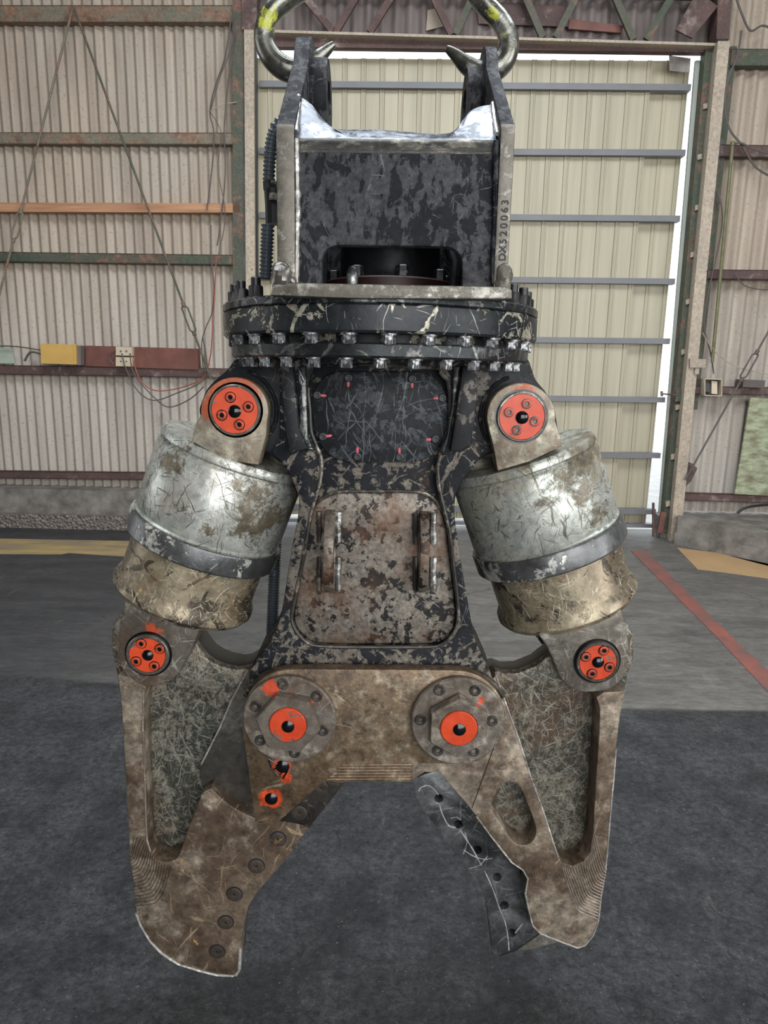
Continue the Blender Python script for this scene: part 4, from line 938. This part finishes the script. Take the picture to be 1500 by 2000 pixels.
mb = MB(); mb.tube([P(x, y, YL-0.001) for x, y in [(524, 1482), (530, 1500), (545, 1516), (553, 1506)]], 0.0014, M['grease'], 6); mb.tube([P(x, y, YL-0.001) for x, y in [(524, 1482), (540, 1492), (552, 1490)]], 0.0014, M['grease'], 6); mb.tube([P(x, y, YL-0.001) for x, y in [(533, 1503), (552, 1497)]], 0.0012, M['grease'], 6)
mb.tube([P(x, y, YL-0.001) for x, y in [(553, 1520), (562, 1505)]], 0.0018, M['grease'], 6); mb.build('grease_streak', link)
def pivot(cx, cy, ncx, ncy, rot, bolts, rf):
    c = P(cx, cy, YL); s = (P(cx+100, cy, YL)-c).length/100
    mb = MB(); mb.lathe([(rf*s, -0.002), (rf*s, 0.012), (rf*s-0.003, 0.015), (0, 0.015)], M['nut'], frame(c, (0, -1, 0)), 64)
    fl = part(mb, 'pivot_flange')
    n = P(ncx, ncy, YL-0.018); s2 = (P(ncx+100, ncy, YL-0.04)-P(ncx, ncy, YL-0.04)).length/100
    X = Vector((math.cos(math.radians(rot)), 0, -math.sin(math.radians(rot))))
    R6 = 64*s2
    def rfun(rad, h, a):
        if rad > 60*s2: return hexr(rad, h, a-0) if h < 0.019 else min(hexr(rad, h, a), R6*0.95)
        return rad
    mb = MB(); mb.lathe([(R6, 0), (R6, 0.018), (R6*0.965, 0.021), (38*s2, 0.021), (36.5*s2, 0.019)], M['nut'], frame(n, (0, -1, 0), X), 96, rfun); mb.f.pop(); mb.fm.pop()
    nu = part(mb, 'pivot_nut')
    mb = MB(); mb.lathe([(36.5*s2, 0.012), (36.5*s2, 0.0215), (34.5*s2, 0.024), (0, 0.024)], M['red'], frame(n, (0, -1, 0)), 48); cap = part(mb, 'pin_end', label='orange-red painted pin end')
    mb = MB(); mb.lathe([(12.5*s2, 0.02), (12.5*s2, 0.0255), (9*s2, 0.027), (0, 0.031)], M['grease'], frame(n+Vector((XX(ncx, ncy, YL)-XX(ncx-1, ncy, YL), 0, -0.001)), (0, -1, 0)), 24); mb.build('grease_plug', cap)
    bb = socket_bolt(11.3*s2, 0.004, M['bolt'], M['bolt'])
    for (x, y) in bolts:
        mbr = MB(); q = P(x, y, YL-0.0145); place(bb, 'flange_bolt', fl, q)
pivot(567, 1400, 565, 1406, 71-1, [(553, 1335), (619, 1359), (631, 1426), (576, 1469), (509, 1445), (499, 1379)], 90)
pivot(893, 1403, 894, 1412, 90, [(858, 1347), (928, 1348), (961, 1407), (925, 1466), (855, 1465), (821, 1405)], 91)
# ---- hydraulic cylinders
def cylinder(side):
    tp = P(458, 803, 1.27) if side < 0 else P(1020, 815, 1.27)
    bt = P(289, 1279, 1.27) if side < 0 else P(1168, 1293, 1.27)
    T0 = Vector((tp.x, YC, tp.z)); B0 = Vector((bt.x, YC, bt.z)); ax = (B0-T0).normalized(); Lg = (B0-T0).length
    sc = Lg/504.0
    side_v = Vector((1, 0, 0)) - ax*ax.x; side_v.normalize()
    fr = frame(T0, ax, side_v)
    def h(s): return s*sc
    r1 = 0.156; r2 = 0.163; r3 = 0.143; r4 = 0.152
    prof = [(0, h(86)), (r1-0.02, h(86)), (r1-0.006, h(88)), (r1-0.001, h(96)), (r1-0.001, h(104)), (r1-0.006, h(108)), (r1-0.004, h(112)), (r1, h(118)), (r1, h(252)), (r1-0.002, h(258)), (r1+0.002, h(262)), (r1, h(266)), (r2-0.002, h(268))]
    mb = MB(); mb.lathe(prof+[(r1-0.01, h(268))], M['barrel'], fr, 72); hb_ = part(mb, 'hydraulic_cylinder', label='grey-green scratched cylinder barrel')
    mb = MB(); mb.lathe([(r1-0.01, h(266)), (r2-0.002, h(266)), (r2, h(270)), (r2, h(306)), (r2-0.004, h(310)), (r3-0.01, h(310))], M['band'], fr, 72); mb.build('end_band', hb_, label='bare steel band at the lower end of the barrel')
    mb = MB(); mb.lathe([(r3, h(300)), (r3, h(392)), (r3+0.002, h(400)), (r4, h(412)), (r4+0.001, h(424)), (r4-0.006, h(434)), (r3-0.02, h(438)), (0, h(438))], M['guardtube'], fr, 72); mb.build('rod_guard', hb_, label='brown and yellow scuffed guard tube')
    # top ears, in front of and behind the wing
    er = 66
    if side < 0: c = (458, 803); pts = arc(c[0], c[1], er, -186, 14, 24); ped = [(520, 850), (504, 908), (440, 900), (374, 862), (379, 832)]
    else: c = (1018, 815); pts = arc(c[0], c[1], er+1, -194, 6, 24); ped = [(1095, 853), (1098, 872), (1034, 902), (972, 920), (963, 870)]
    ye = 1.283
    for (y0, y1) in ((ye, ye+0.045), (YC+0.10, YC+0.145)):
        mb = MB(); lo = [X2(q[0], q[1], ye) for q in pts+ped]
        mb.plate([lo], y0, y1, M['ear'], 0.003); er_o = mb.build('top_ear', hb_)
    def cap(cxy, rad, bolts, plug, Y, nm, br, redr):
        cc = P(cxy[0], cxy[1], Y); s = (P(cxy[0]+100, cxy[1], Y)-cc).length/100
        mb = MB(); F2 = frame(cc, (0, -1, 0))
        mb.lathe([((rad+4)*s, -0.002), ((rad+4)*s, 0.001), ((rad+1)*s, 0.001)], M['grease'], F2, 48)  # flat black ring paints the dark gap around the cap
        mb.lathe([(rad*s, -0.002), (rad*s, 0.006), ((rad-2)*s, 0.008), ((redr+1)*s, 0.008), (redr*s, 0.0065), (0, 0.0065)], M['rimsteel'], F2, 48)
        mb.lathe([(redr*s*0.99, 0.0062), (redr*s*0.99, 0.0078), (0, 0.0078)], M['red'], F2, 48)
        cp = mb.build(nm, shear, label='orange-red painted pin cap with four socket bolts')
        bb = socket_bolt(br*s, 0.003, M['redbolt'], M['bolt'])
        for (x, y) in bolts: 
            g = MB(); g.lathe([(br*s*1.16, -0.001), (br*s*1.16, 0.0006), (0, 0.0006)], M['grease'], None, 20); q = place(bb, 'cap_bolt', cp, P(x, y, Y-0.0078))
            place(g, 'bolt_recess', cp, P(x, y, Y-0.0078))
        mb = MB(); mb.lathe([(plug[2]*s, 0), (plug[2]*s, 0.002), (plug[2]*s*0.6, 0.006), (0, 0.007)], M['grease'], frame(P(plug[0], plug[1], Y-0.0075), (0, -1, 0)), 20); mb.build('grease_plug', cp)
    if side < 0: cap((460, 801), 50, [(450, 776), (485, 794.6), (433.5, 811), (467.6, 829.5)], (458.7, 803.5, 12.5), 1.284, 'pin_cap', 9.4, 45)
    else: cap((1018, 814), 49, [(1028.5, 789), (993.6, 805.6), (1044, 823.5), (1009, 840.5)], (1019.5, 815.5, 12.5), 1.284, 'pin_cap', 9.4, 44)
    # rod eye: casting that widens up to the guard tube
    if side < 0:
        pts = [(243, 1176), (234, 1215), (228, 1262)] + arc(296, 1276, 66, 170, 20, 18) + [(372, 1275), (385, 1245), (392, 1226), (388, 1205), (330, 1185)]
    else:
        pts = [(1050, 1238), (1066, 1262), (1078, 1285)] + arc(1146, 1292, 61, 165, 90, 10) + arc(1166, 1290, 62, 85, 15, 10) + [(1230, 1270), (1224, 1220), (1214, 1190), (1130, 1200)]
    mb = MB(); lo = [X2(q[0], q[1], 1.300) for q in pts]; mb.plate([lo], 1.300, 1.345, M['eye'], 0.006); mb.plate([lo], YC+0.07, YC+0.13, M['eye'], 0.006)
    mb.lathe([(0.115, h(432)), (0.085, h(448)), (0.06, h(455)), (0, h(455))], M['eye'], fr, 48)
    mb.build('rod_eye', hb_, label='bare brown steel rod eye')
    if side < 0: cap((290, 1277), 42, [(276, 1257), (312, 1267.5), (266, 1291.6), (301.6, 1301)], (289, 1279.6, 11), 1.299, 'pin_cap', 9.0, 35)
    else: cap((1166, 1291), 42, [(1179, 1270.6), (1144, 1283), (1190, 1303), (1156, 1315.7)], (1168, 1293, 11.5), 1.299, 'pin_cap', 9.0, 36)
cylinder(-1); cylinder(1)
# ---- jaws
YJ = 1.335; YJ2 = 1.303; YJ3 = 1.44
def ridges(parent, lines, Y, mat, r=0.0013):
    mb = MB()
    for l in lines:
        mb.tube([P(x, y, Y) for x, y in l], r, mat, 6)
    mb.build('machined_ridge', parent)
# left jaw
outL = [(243, 1196), (226, 1206), (219, 1225), (218, 1265), (228, 1310), (236, 1365), (240, 1419), (245, 1505), (249, 1579), (253, 1669), (260, 1720), (266, 1784), (274, 1806), (293, 1838), (316, 1862), (348, 1883), (390, 1896), (425, 1904), (457, 1906), (466, 1899), (469, 1848), (476, 1810), (485, 1771), (501, 1745), (517, 1726), (543, 1697), (572, 1662), (588, 1637), (604, 1617), (636, 1576), (661, 1544), (676, 1526), (660, 1400), (560, 1300), (505, 1290), (478, 1306), (462, 1308), (438, 1303), (420, 1296), (405, 1286), (392, 1270), (384, 1258), (330, 1215)]
mb = MB()
mb.pplate([outL], YJ+0.022, YJ3, M['smooth'], 0.002)
low = [(243, 1196), (226, 1206), (219, 1225), (218, 1265), (228, 1310), (236, 1365), (240, 1419), (249, 1579), (262, 1730), (300, 1790), (400, 1740), (420, 1560), (520, 1330), (500, 1296), (478, 1306), (462, 1308), (438, 1303), (420, 1296), (405, 1286), (392, 1270), (384, 1258), (330, 1215)]
mb.pplate([low], YJ+0.020, YJ+0.04, M['jawscr'], 0.001)
mid = [(483, 1308), (452, 1367), (430, 1420), (393, 1493), (389, 1512), (394, 1530), (410, 1556), (444, 1580), (492, 1600), (560, 1600), (680, 1500), (660, 1380), (520, 1300)]
mb.pplate([mid], YJ, YJ+0.024, M['jawmid'], 0.002)
up = [(300, 1335), (322, 1330), (345, 1338), (372, 1355), (420, 1385), (440, 1390), (500, 1300), (478, 1306), (462, 1308), (438, 1303), (420, 1296), (405, 1286), (392, 1270), (384, 1258), (330, 1215), (235, 1200), (219, 1225), (218, 1265), (230, 1330)]
mb.pplate([up], YJ+0.008, YJ+0.03, M['jawscr'], 0.004)
o1 = [(230, 1320), (236, 1365), (240, 1419), (245, 1505), (249, 1579), (253, 1669), (260, 1720), (266, 1784), (274, 1806), (293, 1838), (316, 1862), (348, 1883), (390, 1896), (425, 1904), (457, 1906), (466, 1899), (469, 1848), (476, 1810), (485, 1771), (501, 1745), (517, 1726), (543, 1697), (572, 1662), (588, 1637), (604, 1617), (636, 1576), (661, 1544), (676, 1526), (640, 1520), (600, 1560), (540, 1600)]
o1 += arc(563, 1408, 200, 98, 139, 12)
o1 += [(400, 1545), (393, 1553), (378, 1590), (364, 1630), (352, 1665), (346, 1675), (334, 1683), (318, 1684), (304, 1678), (292, 1662), (286, 1640), (284, 1600), (281, 1500), (278, 1420), (279, 1370), (285, 1345), (278, 1325)]
mb.pplate([o1], YJ2, YJ+0.024, M['jaw'], 0.0025)
jl = part(mb, 'cutting_jaw', label='left jaw with the bolted blade, closed plate')
mb = MB(); mb.weld([P(x, y, YJ2+0.001) for x, y in [(266, 1784), (274, 1806), (293, 1838), (316, 1862), (348, 1883), (390, 1896), (425, 1904), (457, 1906)]], 0.0032, M['worn_edge'], 8, 0.02); mb.weld([P(x, y, YJ2+0.004) for x, y in [(460, 1903), (467, 1892), (469, 1850)]], 0.005, M['worn_edge'], 8, 0.02)
mb.weld([P(x, y, YJ+0.001) for x, y in [(484, 1308), (452, 1367), (430, 1420), (393, 1493)]], 0.0022, M['worn_edge'], 8, 0.02)
mb.weld([P(x, y, YJ2) for x, y in [(280, 1350), (279, 1420), (282, 1500), (285, 1600), (287, 1640), (294, 1663)]], 0.002, M['rib'], 8, 0.02)
mb.build('worn_edge', jl, label='edges ground bright')
mb = MB(); mb.pplate([[(636, 1527), (672, 1531), (603, 1618), (592, 1612), (545, 1603), (590, 1560)]], YJ2-0.0025, YJ2+0.004, M['bolt'], 0.0015)
mb.build('blade_insert', jl, label='darker upper blade segment')
bb = socket_bolt(0.0165, 0.003, M['rustbolt'], M['rustbolt'], 0.22)
for (x, y) in ((627, 1538), (585, 1587), (543, 1638), (501, 1691), (458, 1746), (441, 1801), (424, 1858)):
    g = MB(); g.lathe([(0.0185, -0.002), (0.0185, 0.0005), (0.016, 0.0005)], M['hole'], None, 28)
    Yb = YJ2-(0.0025 if y < 1600 else 0)
    place(bb, 'blade_bolt', jl, P(x, y, Yb+0.0018)); place(g, 'bolt_recess', jl, P(x, y, Yb))
def fan(sp, outer, inn, n):
    L = []
    for i in range(n):
        t = i/(n-1); k = t*(len(sp)-1); a = min(int(k), len(sp)-2); s0 = Vector(sp[a]).lerp(Vector(sp[a+1]), k-a)
        L.append(cr([tuple(s0)]+[tuple(Vector(p).lerp(Vector(q), t)) for p, q in zip(outer, inn)], 4))
    return L
ridges(jl, fan([(333, 1692), (316, 1686), (300, 1674), (289, 1658), (283, 1640), (262, 1632)], [(322, 1735), (309, 1758), (298, 1765), (266, 1769)], [(261, 1640), (259, 1652), (258, 1660), (256, 1668)], 17), YJ2+0.0003, M['bolt'], 0.0008)
# right jaw
outR = [(1216, 1205), (1229, 1222), (1237, 1240), (1237, 1286), (1227, 1314), (1219, 1356), (1211, 1400), (1203, 1463), (1197, 1540), (1190, 1619), (1183, 1697), (1174, 1750), (1168, 1801), (1159, 1826), (1143, 1846), (1128, 1851), (1093, 1838), (1055, 1823), (1040, 1807), (1031, 1770), (1026, 1745), (1031, 1716), (1021, 1699), (999, 1684), (980, 1660), (958, 1632), (930, 1594), (905, 1563), (858, 1508), (830, 1500), (804, 1527), (806, 1500), (820, 1488), (830, 1400), (900, 1320), (968, 1308), (986, 1315), (1014, 1314), (1048, 1300), (1073, 1280), (1120, 1240)]
mb = MB()
mb.pplate([outR], YJ+0.022, YJ3-0.02, M['smooth'], 0.002)
low = [(1216, 1205), (1229, 1222), (1237, 1240), (1237, 1286), (1227, 1314), (1219, 1356), (1211, 1400), (1203, 1463), (1190, 1619), (1176, 1720), (1120, 1720), (1040, 1640), (980, 1400), (955, 1330), (968, 1310), (986, 1315), (1014, 1314), (1048, 1300), (1073, 1280), (1120, 1240)]
mb.pplate([low], YJ+0.020, YJ+0.04, M['jawscr'], 0.001)
upr = [(1216, 1205), (1229, 1222), (1237, 1240), (1237, 1286), (1227, 1314), (1218, 1362), (1171, 1380), (1160, 1352), (1140, 1344), (1100, 1350), (1060, 1372), (1000, 1412), (985, 1400), (955, 1330), (968, 1310), (986, 1315), (1014, 1314), (1048, 1300), (1073, 1280), (1120, 1240)]
mb.pplate([upr], YJ+0.008, YJ+0.03, M['jawscr'], 0.004)
p2 = cr([(974, 1538), (984, 1530), (996, 1528), (1010, 1532), (1020, 1545), (1028, 1565), (1038, 1590), (1046, 1613), (1046, 1632), (1040, 1643), (1028, 1650), (1012, 1649), (998, 1638), (984, 1618), (966, 1590), (960, 1575), (966, 1556)], 3, True)
o2 = [(1222, 1350), (1211, 1400), (1203, 1463), (1197, 1540), (1190, 1619), (1183, 1697), (1174, 1750), (1168, 1801), (1159, 1826), (1143, 1846), (1128, 1851), (1110, 1846), (1093, 1838), (1072, 1828), (1055, 1823), (1046, 1818), (1040, 1807), (1033, 1785), (1029, 1760), (1026, 1745), (1031, 1716), (1028, 1706), (1021, 1699), (1008, 1692), (999, 1684), (990, 1670), (980, 1660), (968, 1648), (958, 1632), (930, 1594), (905, 1563), (858, 1508), (848, 1510), (830, 1508), (812, 1520), (803, 1527), (806, 1500), (820, 1489), (883, 1491), (900, 1400), (960, 1330), (968, 1318), (976, 1342), (997, 1400), (1012, 1441), (1037, 1519), (1062, 1588), (1081, 1648), (1088, 1672), (1098, 1684), (1118, 1692), (1140, 1682), (1152, 1664), (1158, 1630), (1164, 1525), (1170, 1440), (1172, 1385), (1165, 1362), (1180, 1352)]
mb.pplate([o2, p2], YJ2, YJ+0.024, M['jaw'], 0.0025)
jr = part(mb, 'cutting_jaw', label='right jaw with the forked tip and open slot')
mb = MB()
mb.weld([P(x, y, YJ2+0.001) for x, y in [(930, 1594), (958, 1632), (980, 1660), (999, 1684), (1021, 1699), (1031, 1716), (1026, 1745), (1031, 1770), (1040, 1807), (1055, 1823), (1093, 1838), (1128, 1851), (1143, 1846), (1159, 1826), (1168, 1801), (1174, 1750), (1183, 1697), (1203, 1463)]], 0.0022, M['worn_edge'], 8, 0.02)
mb.weld([P(x, y, YJ2+0.001) for x, y in [(968, 1318), (976, 1342), (997, 1400), (1012, 1441), (1037, 1519), (1062, 1588), (1081, 1648), (1090, 1674)]], 0.0022, M['worn_edge'], 8, 0.02)
mb.build('worn_edge', jr, label='edges ground bright')
mb = MB(); mb.tube([P(x, y, YJ2-0.0002) for x, y in [(968, 1450), (950, 1500), (922, 1578)]], 0.0010, M['bolt'], 6); mb.build('seam_line', jr)
ridges(jr, fan([(1098, 1692), (1112, 1697), (1130, 1692), (1148, 1676), (1156, 1655), (1160, 1625)], [(1112, 1738), (1126, 1773), (1138, 1783), (1167, 1795)], [(1171, 1665), (1179, 1690), (1182, 1696), (1185, 1698)], 18), YJ2, M['rib'], 0.0012)
mb = MB(); mb.pplate([[(958, 1525), (1050, 1520), (1060, 1655), (1000, 1658), (978, 1630), (954, 1590)]], YJ+0.019, YJ+0.03, M['jawscr'], 0.001); mb.build('slot_floor', jr)
# slot blade behind the right jaw
YBk = YJ3-0.035
bl = [(803, 1524), (830, 1512), (860, 1505), (960, 1610), (1060, 1700), (1062, 1815), (1046, 1829), (1006, 1857), (974, 1868), (962, 1864), (958, 1830), (955, 1801), (949, 1760), (943, 1740), (936, 1722), (918, 1701), (900, 1680), (883, 1660), (862, 1630), (839, 1600), (822, 1576), (811, 1557)]
holes = [(857, 1560), (895, 1610.6), (932.6, 1661), (971, 1714), (985, 1769), (999.4, 1823)]
hl = [arc(x, y, 8, 0, 345, 18) for x, y in holes]
YBf = 1.375
mb = MB(); mb.pplate([bl]+hl, YBf, YBf+0.04, M['blade'], 0.003)
bl2 = [(1004, 1858), (1040, 1856), (1090, 1842), (1100, 1800), (1040, 1800)]
bo = mb.build('slot_blade', jr, label='dark steel blade with six empty bolt holes')
mb = MB(); mb.pplate([bl2], YBf+0.04, YBf+0.09, M['edge'], 0.004); mb.build('tip_plate', jr)
mb = MB(); mb.pplate([[(x+3, y) for x, y in bl[:16]]+[(900, 1660)]], YBf+0.039, YBf+0.045, M['hole'], 0.001); mb.build('hole_shade_sheet', jr)  # near-black sheet added as the shade inside the empty holes
mb = MB()
for pth, r in (([(818, 1545), (822, 1538), (836, 1534), (848, 1542), (856, 1552)], 0.0016), ([(858, 1570), (864, 1590), (876, 1612), (890, 1616)], 0.0018), ([(898, 1620), (910, 1638), (924, 1660), (940, 1690)], 0.0018), ([(880, 1598), (892, 1596), (900, 1602)], 0.0011), ([(905, 1660), (925, 1672), (945, 1678), (962, 1676)], 0.0012), ([(916, 1696), (936, 1690), (952, 1672)], 0.0010), ([(946, 1700), (962, 1735), (974, 1770), (986, 1800), (992, 1830), (994, 1856)], 0.0014), ([(1006, 1822), (1014, 1812), (1020, 1804)], 0.0016), ([(905, 1668), (912, 1645), (908, 1626)], 0.0010)):
    q = cr(pth, 5); mb.tube([P(x, y, YBf-0.0001) for x, y in q], r, M['chalk'], 6, [r*(0.6+0.6*random.random()) for _ in q])
mb.build('chalk_mark', bo, label='white chalk strokes')
# ---- hose with spiral guard on the left of the bracket and lower down
def spiral(pts, Y, r, name):
    q = cr(pts, 8); W3 = [P(x, y, Y) for x, y in q]
    dense = []
    for a, b in zip(W3[:-1], W3[1:]):
        k = max(1, int((b-a).length/0.0015))
        dense += [a.lerp(b, i/k) for i in range(k)]
    rs = [r*(1.0 if (i % 4) < 2 else 0.78) for i in range(len(dense))]
    mb = MB(); mb.tube(dense, r, M['spiral'], 14, rs); return part(mb, name, sharp=60)
spiral([(552, 236), (540, 248), (531, 275), (527, 310), (525, 355)], 1.30, 0.011, 'spiral_hose')
spiral([(523, 440), (521, 490), (519, 548)], 1.28, 0.012, 'spiral_hose')
mb = MB(); mb.tube([P(527, 355, 1.3), P(528, 372, 1.3)], 0.013, M['ringbolt'], 6); mb.tube([P(531, 370, 1.3), P(533, 400, 1.3), P(534, 438, 1.3)], 0.014, M['hose'], 10); mb.tube([P(534, 378, 1.28), P(534, 392, 1.28)], 0.008, M['rimsteel'], 6); part(mb, 'hose_fitting')
spiral([(548, 1000), (541, 1035), (537, 1100), (533, 1190), (530, 1260)], 1.50, 0.0135, 'spiral_hose')
mb = MB(); mb.tube([P(1050, 1245, 1.38), P(1056, 1238, 1.38), P(1062, 1236, 1.38)], 0.006, M['hose'], 8); part(mb, 'hose_clip')
# ---- lifting hooks, each with its sling up to the roof
YH = 1.405
def hook(pts, rs, label, eye, top):
    q = cr(pts, 8); n = len(q); k = len(rs)
    R_ = []
    for i in range(n):
        t = i/(n-1)*(k-1); a = int(min(t, k-2)); R_.append(rs[a]+(rs[a+1]-rs[a])*(t-a))
    W3 = [P(x, y, YH) for x, y in q]
    t = thing('lifting_hook', label, 'hook', tuple(W3[n//2]), 'hooks holding the shear')
    mb = MB(); mb.tube(W3, 0.02, M['hook'], 18, R_, 1.05); mb.build('hook_body', t)
    e = P(eye[0], eye[1], YH); s = MB()
    ring = [e+Vector((0.030*math.cos(a*math.pi/12), 0, 0.030*math.sin(a*math.pi/12))) for a in range(25)]
    s.tube(ring, 0.012, M['hook'], 10); s.build('hook_eye', t)
    s = MB(); s.tube([e+Vector((0, 0, 0.02)), Vector((top, YH, 4.0)), Vector((top, YH, 5.995))], 0.014, M['sling'], 10, flat=1.5)
    o = s.build('lifting_sling'); o['label'] = label.replace('steel hook', 'grey sling carrying the hook').split(' with')[0]; o['category'] = 'sling'; return t
hook([(628, -40), (590, -20), (548, 8), (522, 38), (516, 78), (530, 112), (556, 134), (584, 138), (610, 122), (632, 104), (652, 86)], [0.014, 0.017, 0.018, 0.0175, 0.0185, 0.020, 0.021, 0.020, 0.016, 0.011, 0.0055], 'left forged steel hook with yellow paint, through the left lug', (640, -55), XX(640, -55, YH))
hook([(912, -40), (928, -14), (952, 14), (978, 42), (993, 76), (988, 112), (966, 136), (938, 142), (912, 128), (890, 108), (872, 94)], [0.014, 0.017, 0.018, 0.0175, 0.0185, 0.020, 0.021, 0.020, 0.016, 0.011, 0.0055], 'right forged steel hook with yellow paint, through the right lug', (900, -55), XX(900, -55, YH))
for o in bpy.data.objects:
    if o.type == 'MESH' and o.parent is None and 'kind' not in o and 'label' not in o: print('UNLABELLED', o.name)
